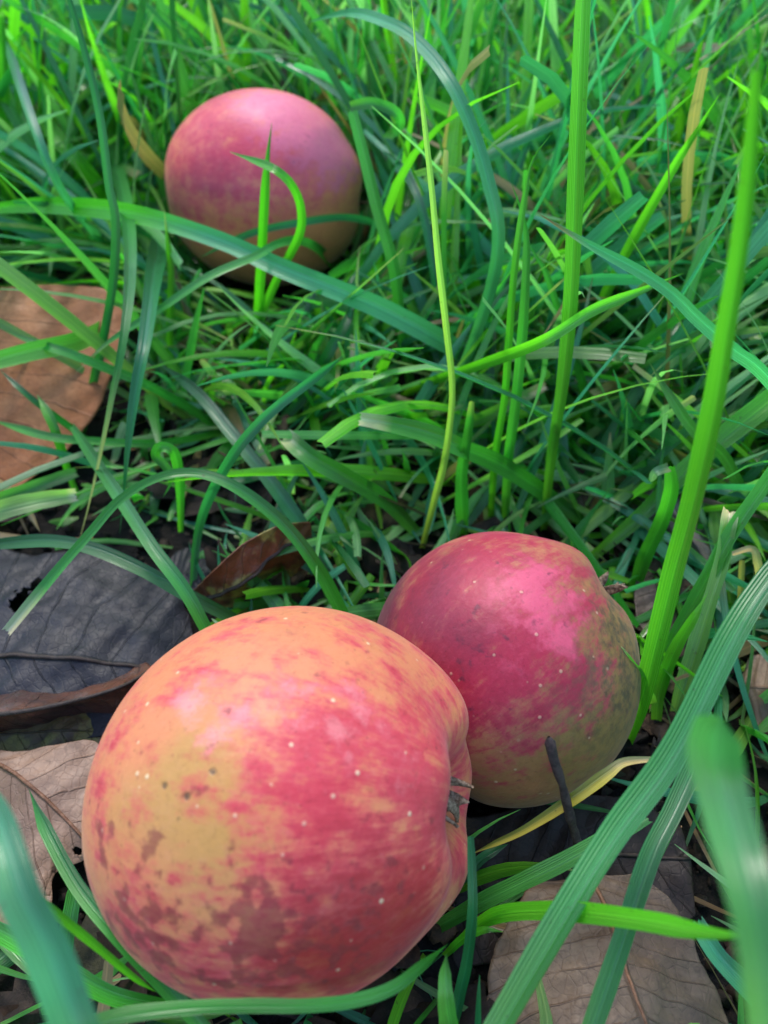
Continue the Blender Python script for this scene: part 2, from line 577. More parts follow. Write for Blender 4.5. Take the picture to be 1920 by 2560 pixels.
A_FRONT = apple_material("apple_skin_orange", srgb(200, 120, 78), srgb(178, 130, 68), srgb(196, 62, 76), srgb(112, 34, 36), srgb(146, 22, 24), srgb(228, 146, 142), seed=2.1, dots=.8)
A_MID = apple_material("apple_skin_crimson", srgb(172, 106, 74), srgb(126, 98, 50), srgb(166, 36, 68), srgb(78, 24, 42), srgb(136, 20, 46), srgb(214, 92, 118), seed=5.7, dots=.4, mott=4.4)
A_BACK = apple_material("apple_skin_rose", srgb(222, 136, 92), srgb(196, 122, 76), srgb(218, 82, 102), srgb(140, 50, 72), srgb(186, 40, 76), srgb(226, 124, 152), seed=9.3, streak=.4, dots=.05, grunge=.35, mott=2.6)

front_blobs = dict(
    blush=[(870, 1980, 200, .38), (1010, 2120, 240, .35), (880, 2260, 240, .35), (1060, 1840, 170, .35), (600, 2400, 180, .4), (650, 1750, 220, .2), (480, 1690, 70, .55), (600, 1760, 60, .3), (760, 1950, 70, .5),
           (830, 1740, 110, .35), (640, 1680, 90, .35), (450, 1960, 160, -.5), (720, 1560, 190, -.4), (700, 2120, 90, .3), (300, 2200, 120, .25), (570, 2190, 90, -.3), (420, 2350, 150, .25), (260, 1950, 90, .25), (760, 2520, 260, .7), (450, 2480, 160, .4), (600, 1950, 120, .12)],
    yellow=[(460, 1970, 130, .95), (600, 2100, 110, .6), (520, 2190, 90, .4), (320, 2040, 70, .4), (480, 1890, 60, .5)],
    dark=[(300, 2060, 40, 1.1), (295, 2110, 30, .9), (400, 2115, 42, 1.1), (330, 2290, 70, .8), (430, 2290, 80, 1.0), (620, 2290, 60, 1.1), (430, 2390, 60, .9), (340, 2220, 50, .6), (560, 2300, 200, .25),
          (870, 2260, 150, .45), (700, 2340, 110, .5), (540, 1970, 26, .5), (760, 2440, 130, .4), (600, 2450, 60, .5), (990, 2290, 120, .4)],
    dark_wash=[(860, 2360, 120, .2), (480, 2430, 90, .25)],
    deep=[(900, 2330, 130, .75), (830, 2420, 150, .6), (430, 2250, 45, .4), (1040, 2260, 140, .55), (760, 2240, 110, .35), (980, 2380, 120, .5), (600, 2380, 130, .3), (900, 2050, 150, .22)],
    pale=[(470, 1790, 60, .6), (540, 1850, 50, .5), (500, 1700, 70, .35), (700, 1720, 90, .3), (860, 1760, 130, .35), (980, 1900, 130, .25), (1120, 2250, 140, .4), (620, 1790, 60, .25)],
    scab=[(465, 1980, 55, 1.0), (470, 1880, 25, .6), (540, 1950, 25, .6)],
    grime=[(720, 1560, 60, .3)])
mid_blobs = dict(
    blush=[(1200, 1480, 340, 1.2), (1100, 1600, 200, .5), (1380, 1640, 150, .45), (1620, 1640, 150, -1.2), (1330, 2010, 200, -.8), (1540, 1840, 160, -.7), (1500, 1420, 90, -.4)],
    yellow=[(1570, 1640, 220, 1.1), (1480, 1850, 200, .8), (1250, 1990, 200, .6)],
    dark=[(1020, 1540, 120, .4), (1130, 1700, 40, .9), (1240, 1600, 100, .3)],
    dark_wash=[(1000, 1500, 150, 1.1), (960, 1620, 120, .7), (1110, 1570, 120, .6), (1240, 1590, 70, .35), (1300, 1385, 70, .35), (980, 1620, 100, .4), (1160, 1390, 80, .3)],
    deep=[(1050, 1480, 170, .5), (1400, 1740, 55, .7), (1290, 1790, 55, .7), (1460, 1690, 45, .7), (1110, 1690, 90, .5), (1200, 1650, 120, .3)],
    pale=[(1350, 1440, 110, .5), (1300, 1530, 120, .35), (1420, 1600, 100, .4), (1180, 1830, 120, .25)],  # upper right blob paints the soft highlight into the skin
    scab=[(1130, 1700, 26, .9), (1340, 1810, 14, 1.0)],
    grime=[(1600, 1640, 170, 1.0), (1540, 1500, 80, .5), (1500, 1780, 140, .45), (1330, 1980, 160, .3)])
back_blobs = dict(
    blush=[(630, 340, 300, 1.2), (500, 480, 160, .5), (820, 420, 130, .5), (660, 720, 330, -1.0), (860, 560, 150, -.4)],
    yellow=[(600, 680, 180, .8)],
    dark_wash=[(470, 430, 110, .35), (440, 520, 90, .35), (730, 410, 60, .35), (580, 300, 50, .3), (790, 330, 45, .25), (560, 480, 60, .3)],
    deep=[(500, 400, 140, .4), (600, 330, 60, .5)],
    pale=[(760, 300, 140, .9), (640, 260, 90, .4), (850, 400, 80, .5)],  # pale upper right: soft light put into the skin colour
    grime=[(700, 690, 120, .2)])

make_apple("apple", 745, 1956, .143, .0367, cam_vec(1, -.02, .25), .97, A_FRONT, front_blobs,
           "large orange and red apple in front with dark blotches and a dried calyx", 1.3,
           dim_c=.44, sig_c=.27, taper=.08, lobe=.022, lump=.028, sq=(1.03, .905, 1), res=(420, 560), cheek=.45)
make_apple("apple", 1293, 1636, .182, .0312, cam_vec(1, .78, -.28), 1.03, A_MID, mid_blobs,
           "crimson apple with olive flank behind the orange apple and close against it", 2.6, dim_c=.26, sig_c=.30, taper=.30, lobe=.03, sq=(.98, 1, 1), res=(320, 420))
make_apple("apple", 672, 484, .308, .0410, cam_vec(1, .12, -.22), .98, A_BACK, back_blobs,
           "rosy pink apple lying farthest back in the grass", 4.2, taper=.06, lobe=.015, lump=.012, dim_s=.03, sq=(1.03, .85, 1), res=(160, 220), stalk=False)

# ------------------------------------------------------------------ fallen leaves
def make_leaf(st, mat, label, cup=0.0, wrinkle=.0012, holes=(), jag=.03, rib=None, ribr=.0007, nu=110, nv=61, name="fallen_leaf", seed=1, rnd=False, group="dead leaves lying between the grass"):
    """st: stations (edge, spine, edge), each point (px, py, height mm)"""
    rows = [[at_z(x, y, z / 1000.) for (x, y, z) in s] for s in st]
    E = [spline([r[k] for r in rows], nu) for k in range(3)]
    v = np.linspace(-1, 1, nv)
    u = np.linspace(0, 1, nu)
    jn = jag * fbm(np.stack([u * 3, u * 0 + seed, u * 0], -1), 1.3, 4)
    jn2 = jag * fbm(np.stack([u * 3, u * 0 - seed, u * 0], -1), 1.1, 4)
    P = np.zeros((nu, nv, 3))
    for j, vv in enumerate(v):
        side, jj = (E[0], jn) if vv < 0 else (E[2], jn2)
        k = (abs(vv) * (1 + jj * abs(vv)))[:, None]
        if rnd:
            k = k * (np.clip(u / .22, 0.02, 1) * np.clip((1 - u) / .22, 0.02, 1))[:, None] ** .55
        P[:, j] = E[1] * (1 - k) + side * k
    du = np.gradient(P, axis=0)
    dv = np.gradient(P, axis=1)
    N = np.cross(du, dv)
    N /= np.maximum(np.linalg.norm(N, axis=2, keepdims=True), 1e-9)
    N *= np.sign(np.sum(N * np.array((0, -.3, 1)), axis=2, keepdims=True))
    W = np.linalg.norm(E[2] - E[0], axis=1)[:, None]
    flat = P.reshape(-1, 3)
    wr = wrinkle * fbm(flat + seed, 22, 4) + wrinkle * .35 * fbm(flat - seed, 90, 2)
    bul = -.0005 * np.abs(np.sin(math.pi * (9 * u[:, None] - 1.5 * np.abs(v)[None]))) ** 2 * (wrinkle / .0012)
    off = wr.reshape(nu, nv) + cup * (v[None] ** 2) * W + bul * .4
    P = P + N * off[:, :, None]
    F = grid_faces(nu, nv)
    if holes:
        fc = P.reshape(-1, 3)[F].mean(1)
        px, py, _ = proj(fc)
        ns = fbm(fc, 70, 4) + .8 * fbm(fc, 230, 3)
        kill = np.zeros(len(F), bool)
        for (hx, hy, hr, hs) in holes:
            q = np.hypot((px - hx), (py - hy) * hs) / hr
            kill |= q + .45 * ns < 1
        F = F[~kill]
    loc = tuple(E[1][nu // 2])
    UV = np.stack(np.broadcast_arrays(u[:, None], v[None]), -1).reshape(-1, 2)
    o = new_mesh(name, P.reshape(-1, 3), F, mat, uv=UV, loc=loc)
    m = o.modifiers.new("thickness", 'SOLIDIFY')
    m.thickness = .00035
    tag(o, label, "dead leaf", group)
    if rib is not None:
        sp = P[:, nv // 2] + N[:, nv // 2] * ribr * .3
        tv, tf, tuv = tube_arrays(sp, np.linspace(ribr, ribr * .5, nu), 8)
        new_mesh("midrib", tv - np.array(loc), tf, rib, uv=tuv, parent=o)
    return o


L_ORANGE = leaf_material("leaf_orange_brown", (.27, .092, .030), (.34, .14, .055), (.10, .038, .018), (.12, .045, .02), 9, .35, .55, .5, .25)
L_SLATE = leaf_material("leaf_slate", (.012, .0115, .016), (.021, .020, .026), (.013, .011, .012), (.012, .011, .014), 9, .5, .55, .5, .28)
L_RED = leaf_material("leaf_red_brown", (.10, .034, .017), (.055, .026, .022), (.02, .012, .01), (.02, .013, .014), 7, .6, .4, .42, .5)
L_OLIVE = leaf_material("leaf_olive", (.085, .062, .022), (.045, .032, .020), (.018, .014, .009), (.025, .018, .014), 9, .7, .55, .55, .4, patch=(.14, .14, .03))
L_TAN = leaf_material("leaf_tan", (.27, .165, .105), (.17, .10, .066), (.10, .05, .03), (.11, .065, .045), 8, .6, .45, .55, .4)
L_TAUPE = leaf_material("leaf_taupe", (.090, .056, .035), (.13, .088, .058), (.075, .042, .028), (.065, .043, .032), 8, .65, .5, .6, .35)
L_BLACK = leaf_material("leaf_black_brown", (.020, .015, .014), (.034, .023, .019), (.010, .008, .008), (.010, .009, .010), 8, .6, .5, .5, .2)
L_GREY = leaf_material("leaf_grey", (.22, .185, .18), (.16, .125, .115), (.08, .055, .045), (.075, .058, .055), 7, .8, .4, .6, .35)
L_UMBER = leaf_material("leaf_umber", (.070, .043, .033), (.105, .068, .054), (.030, .020, .016), (.03, .021, .018), 8, .6, .5, .5, .4)
L_CURL = leaf_material("leaf_curled", (.17, .050, .020), (.10, .04, .018), (.03, .014, .010), (.035, .014, .01), 8, .6, .5, .42, .5, patch=(.30, .26, .06))
RIB_DARK = simple_material("rib_dark", (.03, .022, .018), (.06, .04, .03), 800, .6)
RIB_BROWN = simple_material("rib_brown", (.12, .05, .025), (.22, .11, .06), 800, .55)

make_leaf([[(-150, 716, 38), (0, 722, 38), (150, 716, 38)], [(-330, 800, 34), (-40, 800, 34), (312, 752, 35)], [(-380, 930, 24), (-60, 930, 25), (302, 930, 22)],
           [(-330, 1080, 14), (-60, 1080, 14), (200, 1098, 10)], [(-150, 1230, 4), (-30, 1242, 3), (40, 1236, 3)]],
          L_ORANGE, "smooth orange brown leaf propped up at the left edge below the far apple", cup=.03, wrinkle=.0009, rib=RIB_BROWN, seed=2)
make_leaf([[(-300, 1330, 4), (-300, 1620, 6), (-300, 1800, 4)], [(0, 1372, 6), (0, 1641, 8), (0, 1850, 4)], [(190, 1378, 8), (200, 1650, 9), (200, 1850, 4)],
           [(400, 1430, 7), (400, 1668, 7), (400, 1820, 3)], [(476, 1540, 4), (500, 1672, 4), (490, 1760, 3)]],
          L_SLATE, "slate grey veined leaf with a ragged hole behind the orange apple", holes=[(52, 1492, 34, 1.2), (95, 1470, 20, .8)], wrinkle=.0013, rib=RIB_DARK, ribr=.0008, seed=3, nu=220, nv=121)
make_leaf([[(-150, 1790, 8), (-150, 1800, 15), (-150, 1850, 5)], [(0, 1750, 9), (0, 1786, 17), (0, 1830, 5)], [(150, 1735, 9), (150, 1760, 16), (150, 1796, 5)],
           [(300, 1690, 8), (300, 1718, 13), (300, 1790, 4)], [(360, 1655, 6), (385, 1668, 8), (380, 1720, 4)]],
          L_RED, "narrow red brown leaf curled into a ridge along the lower edge of the slate leaf", wrinkle=.0014, seed=4, rib=RIB_DARK)
make_leaf([[(-200, 1800, 4), (-200, 1860, 5), (-200, 1960, 2)], [(0, 1786, 6), (0, 1836, 6), (0, 1950, 2)], [(150, 1776, 7), (150, 1826, 6), (150, 1950, 2)], [(280, 1778, 6), (280, 1826, 5), (280, 1930, 2)]],
          L_OLIVE, "mottled olive leaf showing as a strip between the red brown and tan leaves", wrinkle=.0010, seed=5)
make_leaf([[(-160, 1790, 6), (-150, 1850, 8), (-220, 2200, 2)], [(0, 1874, 9), (0, 1912, 10), (0, 2316, 5)], [(140, 1862, 10), (80, 1968, 11), (100, 2306, 6)],
           [(250, 1866, 9), (155, 2038, 9), (135, 2190, 5)], [(290, 2050, 6), (235, 2125, 6), (215, 2150, 4)]],
          L_TAN, "pale tan leaf with a red midrib touching the left side of the orange apple", holes=[(196, 2128, 22, 1.0)], wrinkle=.0011, rib=RIB_BROWN, ribr=.0006, seed=6, nu=180, nv=101)
make_leaf([[(470, 1490, 4), (490, 1506, 3), (510, 1525, 2)], [(530, 1432, 20), (562, 1478, 15), (580, 1520, 3)], [(596, 1362, 27), (632, 1425, 20), (650, 1476, 4)],
           [(690, 1314, 28), (712, 1368, 22), (735, 1420, 6)], [(775, 1306, 20), (785, 1345, 15), (800, 1390, 5)]],
          L_CURL, "glossy brown leaf with a green rim curled up behind the orange apple", cup=.10, wrinkle=.0014, seed=7, rib=RIB_DARK)
make_leaf([[(395, 1390, 2), (400, 1440, 3), (420, 1520, 2)], [(470, 1360, 3), (480, 1430, 5), (490, 1500, 2)], [(560, 1380, 3), (560, 1430, 4), (560, 1510, 2)]],
          L_SLATE, "small dark grey leaf lying between the slate leaf and the curled brown leaf", seed=8, rnd=True)
make_leaf([[(1392, 2206, 8), (1470, 2194, 9), (1598, 2184, 12)], [(1318, 2236, 8), (1518, 2280, 13), (1682, 2252, 11)], [(1236, 2390, 8), (1556, 2400, 15), (1752, 2390, 9)],
           [(1204, 2570, 8), (1612, 2550, 16), (1822, 2550, 8)], [(1190, 2800, 8), (1690, 2760, 14), (1890, 2740, 6)]],
          L_TAUPE, "broad taupe leaf lying uppermost at the bottom right corner", wrinkle=.0013, rib=RIB_BROWN, ribr=.0005, seed=9, jag=.05, nu=150, nv=81)
make_leaf([[(1130, 2060, 2), (1130, 2200, 2), (1130, 2420, 1)], [(1300, 2016, 4), (1300, 2180, 4), (1300, 2400, 2)], [(1440, 1988, 7), (1450, 2140, 5), (1450, 2380, 2)],
           [(1580, 2002, 8), (1600, 2140, 5), (1620, 2360, 2)], [(1690, 2060, 4), (1720, 2150, 4), (1740, 2290, 2)]],
          L_BLACK, "black brown leaf lying flat below the crimson apple under the twig", wrinkle=.0016, rib=RIB_DARK, seed=10)
make_leaf([[(1596, 1365, 5), (1700, 1350, 7), (1800, 1400, 5)], [(1585, 1480, 5), (1690, 1480, 7), (1810, 1500, 5)], [(1596, 1620, 3), (1680, 1650, 5), (1770, 1640, 3)]],
          L_UMBER, "dark umber leaf lying on the ground right of the crimson apple", wrinkle=.0013, seed=11, rnd=True, rib=RIB_DARK)
make_leaf([[(1630, 1150, 8), (1590, 1170, 15), (1556, 1196, 6)], [(1722, 1226, 10), (1672, 1260, 17), (1596, 1312, 6)], [(1766, 1336, 9), (1734, 1360, 15), (1694, 1376, 6)], [(1796, 1420, 8), (1784, 1438, 11), (1766, 1446, 6)]],
          L_GREY, "grey crumpled leaf curled over the dark umber leaf among the grass", wrinkle=.0018, seed=12, jag=.12)
make_leaf([[(1360, 1170, 3), (1365, 1220, 4), (1380, 1300, 2)], [(1430, 1150, 5), (1430, 1210, 6), (1440, 1300, 2)], [(1510, 1180, 4), (1510, 1230, 5), (1510, 1300, 2)]],
          L_UMBER, "grey brown leaf in the gap just above the crimson apple", seed=13, rnd=True, wrinkle=.0014, rib=RIB_DARK)
make_leaf([[(1130, 915, 3), (1140, 950, 4), (1160, 1010, 3)], [(1220, 900, 6), (1220, 945, 6), (1220, 1000, 3)], [(1300, 920, 3), (1300, 950, 4), (1300, 1000, 3)]],
          L_UMBER, "mauve brown leaf half hidden by grass at the centre of the picture", seed=14, rnd=True)
make_leaf([[(1330, 700, 4), (1340, 740, 5), (1350, 800, 3)], [(1400, 620, 14), (1410, 700, 9), (1420, 790, 3)], [(1480, 640, 12), (1490, 700, 9), (1500, 780, 3)], [(1530, 690, 4), (1540, 720, 4), (1540, 770, 3)]],
          L_UMBER, "brown leaf behind the tall upright blade right of centre", seed=15, rnd=True)
make_leaf([[(600, 120, 8), (620, 150, 8), (640, 200, 3)], [(690, 84, 20), (700, 140, 12), (710, 215, 3)], [(780, 110, 20), (780, 150, 12), (790, 210, 3)], [(830, 150, 8), (830, 170, 8), (840, 200, 3)]],
          L_BLACK, "very dark leaf behind the top of the far apple", seed=16, rnd=True)
make_leaf([[(985, 260, 8), (1000, 310, 6), (1020, 360, 3)], [(1080, 225, 16), (1080, 300, 9), (1080, 380, 3)], [(1180, 260, 14), (1180, 320, 9), (1180, 400, 3)], [(1260, 340, 6), (1260, 370, 6), (1260, 410, 3)]],
          L_RED, "dark reddish leaf under the grass right of the far apple", seed=17, rnd=True)
make_leaf([[(520, 40, 6), (530, 55, 6), (540, 75, 3)], [(590, 28, 12), (595, 52, 9), (600, 80, 3)], [(660, 50, 8), (665, 65, 7), (670, 85, 3)]],
          L_ORANGE, "small orange brown leaf near the top edge above the far apple", seed=18, rnd=True)
make_leaf([[(1790, 800, 4), (1800, 840, 5), (1810, 890, 3)], [(1880, 780, 8), (1885, 830, 8), (1890, 890, 3)], [(1980, 790, 6), (1985, 830, 6), (1990, 880, 3)]],
          L_UMBER, "brown leaf at the right edge beneath crossing blades", seed=19, rnd=True)
make_leaf([[(30, 300, 4), (40, 330, 5), (50, 360, 3)], [(85, 285, 9), (90, 325, 7), (95, 370, 3)], [(150, 320, 5), (150, 340, 5), (150, 370, 3)]],
          L_ORANGE, "small orange leaf among the grass at the upper left edge", seed=20, rnd=True)
make_leaf([[(1840, 1660, 4), (1850, 1720, 6), (1860, 1800, 3)], [(1900, 1640, 8), (1910, 1720, 8), (1920, 1830, 3)], [(1990, 1660, 5), (2000, 1740, 5), (2000, 1820, 3)]],
          L_TAN, "pale straw coloured leaf at the right edge below the tall blade", seed=21, rnd=True)

# ------------------------------------------------------------------ grass blades one can point to
TEAL, DEEP, MID, LIME, PALE = (.022, .185, .076), (.014, .130, .034), (.040, .250, .036), (.084, .340, .018), (.13, .36, .13)  # TEAL and PALE carry some sky sheen in their colour
STRAW, YEL = (.46, .36, .18), (.30, .30, .055)
BLUE = (.034, .240, .120)  # bluish leaf tone with the pale sky sheen painted in
WAX_SHEEN = (.046, .260, .125)  # waxy leaf green, the sky's bluish sheen put into the colour


KEY = True
HERO = []                                # kept clear of the random lawn


def GAIN(c):                            # the palette colours are used as they are, the written ones are set to the same depth
    return 1.0 if c[1] in (.185, .130, .250, .340, .36, .240, .260) else np.array((1.2, 1.6, 1.05))


def blade(pts, wpx, label, c=MID, z=None, lean=0.0, tip='point', tipc=None, basec=None, fold=.35, roll=0.0, twist=0.0, both=False, name="grass_blade", cat="grass blade", n=56, parent=None, c2=None):
    """pts: picture points from tip to base. z: heights in mm (None: upright, the base on the ground and the tip leaning by `lean` m)."""
    pts = list(pts)
    if z is None:
        b = at_z(pts[-1][0], pts[-1][1], .0)
        L = np.r_[0, np.cumsum([math.hypot(pts[i + 1][0] - pts[i][0], pts[i + 1][1] - pts[i][1]) for i in range(len(pts) - 1)])]
        f = 1 - L / L[-1]
        P = [at_y(x, y, b[1] + lean * k ** 1.4) for (x, y), k in zip(pts, f)]
    else:
        zz = np.interp(np.linspace(0, 1, len(pts)), np.linspace(0, 1, len(z)), z) if len(z) != len(pts) else z
        P = [at_z(x, y, h / 1000.) for (x, y), h in zip(pts, zz)]
    C = spline(P, n)
    s = np.linspace(0, 1, n)
    T = np.gradient(C, axis=0)
    T /= np.linalg.norm(T, axis=1, keepdims=True)
    view = C - CAM
    dep = view[:, 1] * CP - view[:, 2] * SP
    vn = view / np.linalg.norm(view, axis=1, keepdims=True)
    S = np.cross(T, vn)
    S /= np.maximum(np.linalg.norm(S, axis=1, keepdims=True), 1e-6)
    for i in range(1, n):
        if S[i] @ S[i - 1] < 0:
            S[i] *= -1
    Nn = np.cross(S, T)
    ang = R(roll) + R(twist) * (s - .5) + .12 * np.sin(s * 7 + len(label))
    S2 = S * np.cos(ang)[:, None] + Nn * np.sin(ang)[:, None]
    N2 = -S * np.sin(ang)[:, None] + Nn * np.cos(ang)[:, None]
    wp = np.interp(s, np.linspace(0, 1, len(wpx)), wpx) if not np.isscalar(wpx) else np.full(n, float(wpx))
    half = wp * .5 * dep / FPX
    if tip == 'point':
        half *= np.clip((s / .16) ** .75, .03, 1)
    elif tip == 'cut':
        half *= np.clip(.86 + s * 2, 0, 1)
    if both:
        half *= np.clip(((1 - s) / .12) ** .8, .03, 1)
    half *= 1 + .03 * np.sin(s * 23 + len(label) * 1.7)
    mv = 7
    v = np.linspace(-1, 1, mv)
    keel = (np.abs(v) ** 1.3 - .4)[None] * fold * half[:, None]
    V = C[:, None] + S2[:, None] * (v[None] * half[:, None])[..., None] - N2[:, None] * keel[..., None]
    if tip == 'cut':                      # frayed end
        fr = np.array([0, .6, -.2, .9, .1, .8, -.3]) * half[0] * .5
        V[0] += T[0][None] * fr[:, None]
    c = np.array(c)
    if c[1] > 1.25 * max(c[0], c[2]) :
        c = c * GAIN(c)
    colr = np.tile(c, (n, 1))
    if c2 is not None:                    # the two faces of a twisted blade differ, pale sheen painted into the second
        q = np.clip((s - .28) / .12, 0, 1)[:, None]
        colr = colr * (1 - q) + np.array(c2) * q
    k = np.array(basec if basec is not None else (c[0] * 1.5 + .012, c[1] * 1.0 + .01, c[2] * .9))
    f = np.clip((s - .72) / .28, 0, 1)[:, None]
    if not both:
        colr = colr * (1 - f) + k * f
    if tipc is not None:
        q = np.clip(1 - s / .10, 0, 1)[:, None] ** .7
        colr = colr * (1 - q) + np.array(tipc) * q
    # slow colour drift along the blade
    colr *= (1 + .16 * np.sin(s * 5 + len(label)) + .1 * np.sin(s * 17 + len(label) * .7))[:, None]
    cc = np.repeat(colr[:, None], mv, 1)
    cc[:, :mv // 2] *= np.array((1.45, 1.2, 1.0))  # fold shading put into the tint: lit half, then shaded half below
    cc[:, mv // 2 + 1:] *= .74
    uv = np.stack(np.broadcast_arrays((v[None] + 1) / 2, s[:, None]), -1).reshape(-1, 2)
    loc = tuple(C[-1])
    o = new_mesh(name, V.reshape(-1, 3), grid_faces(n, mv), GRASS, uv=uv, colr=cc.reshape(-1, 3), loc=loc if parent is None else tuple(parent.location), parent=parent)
    if parent is not None:
        o.location = (0, 0, 0)
        return o
    tag(o, label, cat, "single long grass blades around the apples")
    if KEY:
        HERO.append(V.reshape(-1, 3))
    return o


B = blade
B([(-30, 522), (115, 512), (330, 533), (545, 598), (700, 668), (850, 728), (960, 775), (1100, 850), (1240, 935), (1400, 1040)], [28, 40, 46, 44, 42, 50, 52, 48, 40, 28],
  "long green blade running from the left edge across the foot of the far apple", c=(.060, .23, .028), c2=(.065, .34, .18), z=[52, 56, 60, 60, 58, 54, 48, 36, 18, 0], roll=0, twist=50, tip='cut', fold=.5)
B([(770, 55), (870, 33), (960, 55), (1037, 100), (1122, 203), (1186, 341), (1226, 480), (1245, 579), (1232, 694), (1189, 833), (1130, 980), (1070, 1110)], [18, 25, 30, 33, 35, 35, 34, 33, 30, 26, 21],
  "glaucous blade arching over near the top centre with its tip bent left", c=WAX_SHEEN, z=[104, 111, 114, 113, 109, 99, 87, 77, 63, 43, 18, 0], roll=25, fold=.5)
B([(1027, -20), (1040, 127), (1060, 300), (1080, 480), (1096, 650), (1116, 820), (1131, 969), (1122, 1084), (1107, 1171), (1087, 1246), (1055, 1370)], [9, 12, 14, 15, 18, 16, 16, 17, 18, 16, 14],
  "pale yellow stalk rising crookedly from behind the crimson apple", c=(.25, .32, .09), basec=(.24, .27, .06), lean=.03, fold=.6)
B([(1462, -90), (1455, 0), (1441, 350), (1428, 700), (1415, 870), (1400, 998), (1377, 1142), (1358, 1325)], [42, 44, 42, 38, 33, 28, 23, 17],
  "tallest upright blade standing straight behind the crimson apple", c=(.048, .150, .022), lean=.01, tip='cut', fold=.6, roll=15)
B([(1892, 175), (1882, 320), (1868, 470), (1845, 650), (1811, 853), (1782, 1027), (1730, 1258), (1683, 1432), (1640, 1605), (1600, 1760), (1570, 1850)], [30, 44, 50, 53, 53, 52, 50, 50, 48, 42, 30],
  "thick bright green blade standing close at the right side of the crimson apple", c=(.050, .155, .018), lean=.0, fold=.6, roll=-10, tip='cut')
B([(1802, 231), (1740, 330), (1678, 428), (1562, 637), (1458, 851), (1400, 980)], [14, 24, 26, 25, 22, 16],
  "vivid lime blade leaning right with its tip below the top right corner", c=LIME, lean=-.01, roll=15, fold=.3)
B([(1348, 535), (1458, 602), (1597, 677), (1683, 735), (1741, 793), (1828, 870), (1950, 980), (2180, 1300)], [16, 28, 34, 37, 38, 40, 40, 30],
  "glaucous blade with a brown tip slanting down to the right edge", c=WAX_SHEEN, z=[107, 108, 107, 105, 101, 95, 82, 26], tipc=(.18, .09, .04), roll=-22, fold=.5)
B([(1709, 683), (1597, 729), (1481, 775), (1353, 853), (1191, 915), (1060, 960), (990, 1000)], [14, 30, 32, 28, 24, 22, 16],
  "lime blade lying nearly level right of centre and crossing the tallest blade", c=LIME, z=[78, 80, 79, 76, 48, 22, 0], roll=20)
B([(1960, 668), (1820, 700), (1700, 733), (1540, 812), (1420, 900)], [30, 30, 28, 26, 18],
  "soft green blade entering level from the right edge behind the slanting blade", c=MID, z=[52, 50, 46, 28, 2], tip='cut')
B([(1380, 333), (1330, 405), (1307, 521), (1284, 694), (1272, 853), (1261, 998), (1238, 1142), (1226, 1304)], [10, 16, 18, 19, 19, 18, 18, 15],
  "thin upright blade with a bowed tip left of the tallest blade", c=(.045, .18, .016), lean=.02)
B([(1278, 457), (1301, 521), (1316, 596), (1313, 723), (1304, 853), (1290, 998), (1272, 1142), (1262, 1310)], [10, 18, 24, 26, 26, 24, 22, 16],
  "straight ribbed blade close beside the thin bowed blade", c=(.035, .16, .03), lean=.02, fold=.5)
B([(1313, 596), (1340, 640), (1365, 683), (1394, 770), (1430, 876), (1458, 969), (1490, 1125)], [9, 16, 18, 21, 22, 22, 16],
  "kinked blade crossing behind the tallest blade from upper left to lower right", c=MID, lean=.01)
B([(1374, 252), (1319, 359), (1261, 521), (1203, 694), (1130, 850)], [12, 20, 24, 22, 16], "bluish blade leaning right between the arching blade and the tallest blade", c=BLUE, lean=.03)
B([(1440, 338), (1307, 370), (1220, 463), (1134, 579), (1018, 723), (960, 800)], [20, 26, 28, 26, 24, 20], "bluish blade bowed behind the large arching blade", c=BLUE, z=[54, 62, 58, 44, 16, 0])
B([(955, 370), (1018, 440), (1058, 538), (1087, 694), (1104, 850), (1112, 1000)], [10, 20, 22, 24, 22, 18], "curved blade with its tip just right of the far apple", c=TEAL, z=[66, 68, 62, 45, 22, 0], roll=20)
h16 = B([(880, 276), (914, 405), (943, 521), (984, 668), (1001, 799), (1020, 914), (1032, 1000)], [28, 28, 30, 28, 26, 24, 18],
        "torn blade with a curled end standing at the right side of the far apple", c=MID, lean=.02, tip='cut', fold=.4)
B([(955, 341), (984, 332), (1001, 307), (985, 278), (930, 258), (876, 266)], [10, 20, 24, 26, 26, 22], "", c=(.035, .16, .04), z=[76, 80, 84, 88, 90, 88], name="curled_end", parent=h16, n=40)
B([(680, 304), (668, 405), (660, 521), (655, 620), (648, 740), (640, 880)], [10, 22, 24, 24, 22, 18], "short upright blade standing in front of the middle of the far apple", c=(.045, .19, .012), lean=.0, z=[94, 84, 70, 56, 34, 2])
B([(573, 379), (637, 402), (689, 425), (729, 463), (752, 521), (747, 590), (694, 694), (631, 833), (575, 950)], [8, 18, 22, 22, 21, 20, 20, 18, 14],
  "hooked blade bending left across the face of the far apple", c=(.05, .19, .015), z=[84, 87, 88, 84, 76, 66, 44, 18, 0], roll=12)
B([(503, 642), (625, 584), (752, 556), (868, 544), (949, 566), (1000, 620)], [12, 18, 18, 18, 16, 12], "thin teal blade bowed level across the lower half of the far apple", c=TEAL, z=[44, 54, 57, 52, 40, 24])
B([(188, 934), (272, 855), (405, 770), (521, 692), (640, 640), (694, 610), (747, 602), (799, 625), (845, 680)], [8, 18, 20, 21, 21, 22, 24, 22, 16],
  "slender blade with a pale pointed tip slanting down left in front of the far apple", c=(.035, .16, .05), z=[34, 44, 54, 60, 62, 60, 52, 34, 10], roll=18, tipc=(.3, .35, .2))
B([(168, -20), (208, 116), (249, 289), (272, 463), (289, 550), (284, 694), (260, 839), (237, 940), (205, 1085)], [14, 18, 20, 21, 22, 22, 22, 20, 16],
  "upright dark green blade left of the far apple crossing the long level blade", c=DEEP, lean=.03, tip='cut')
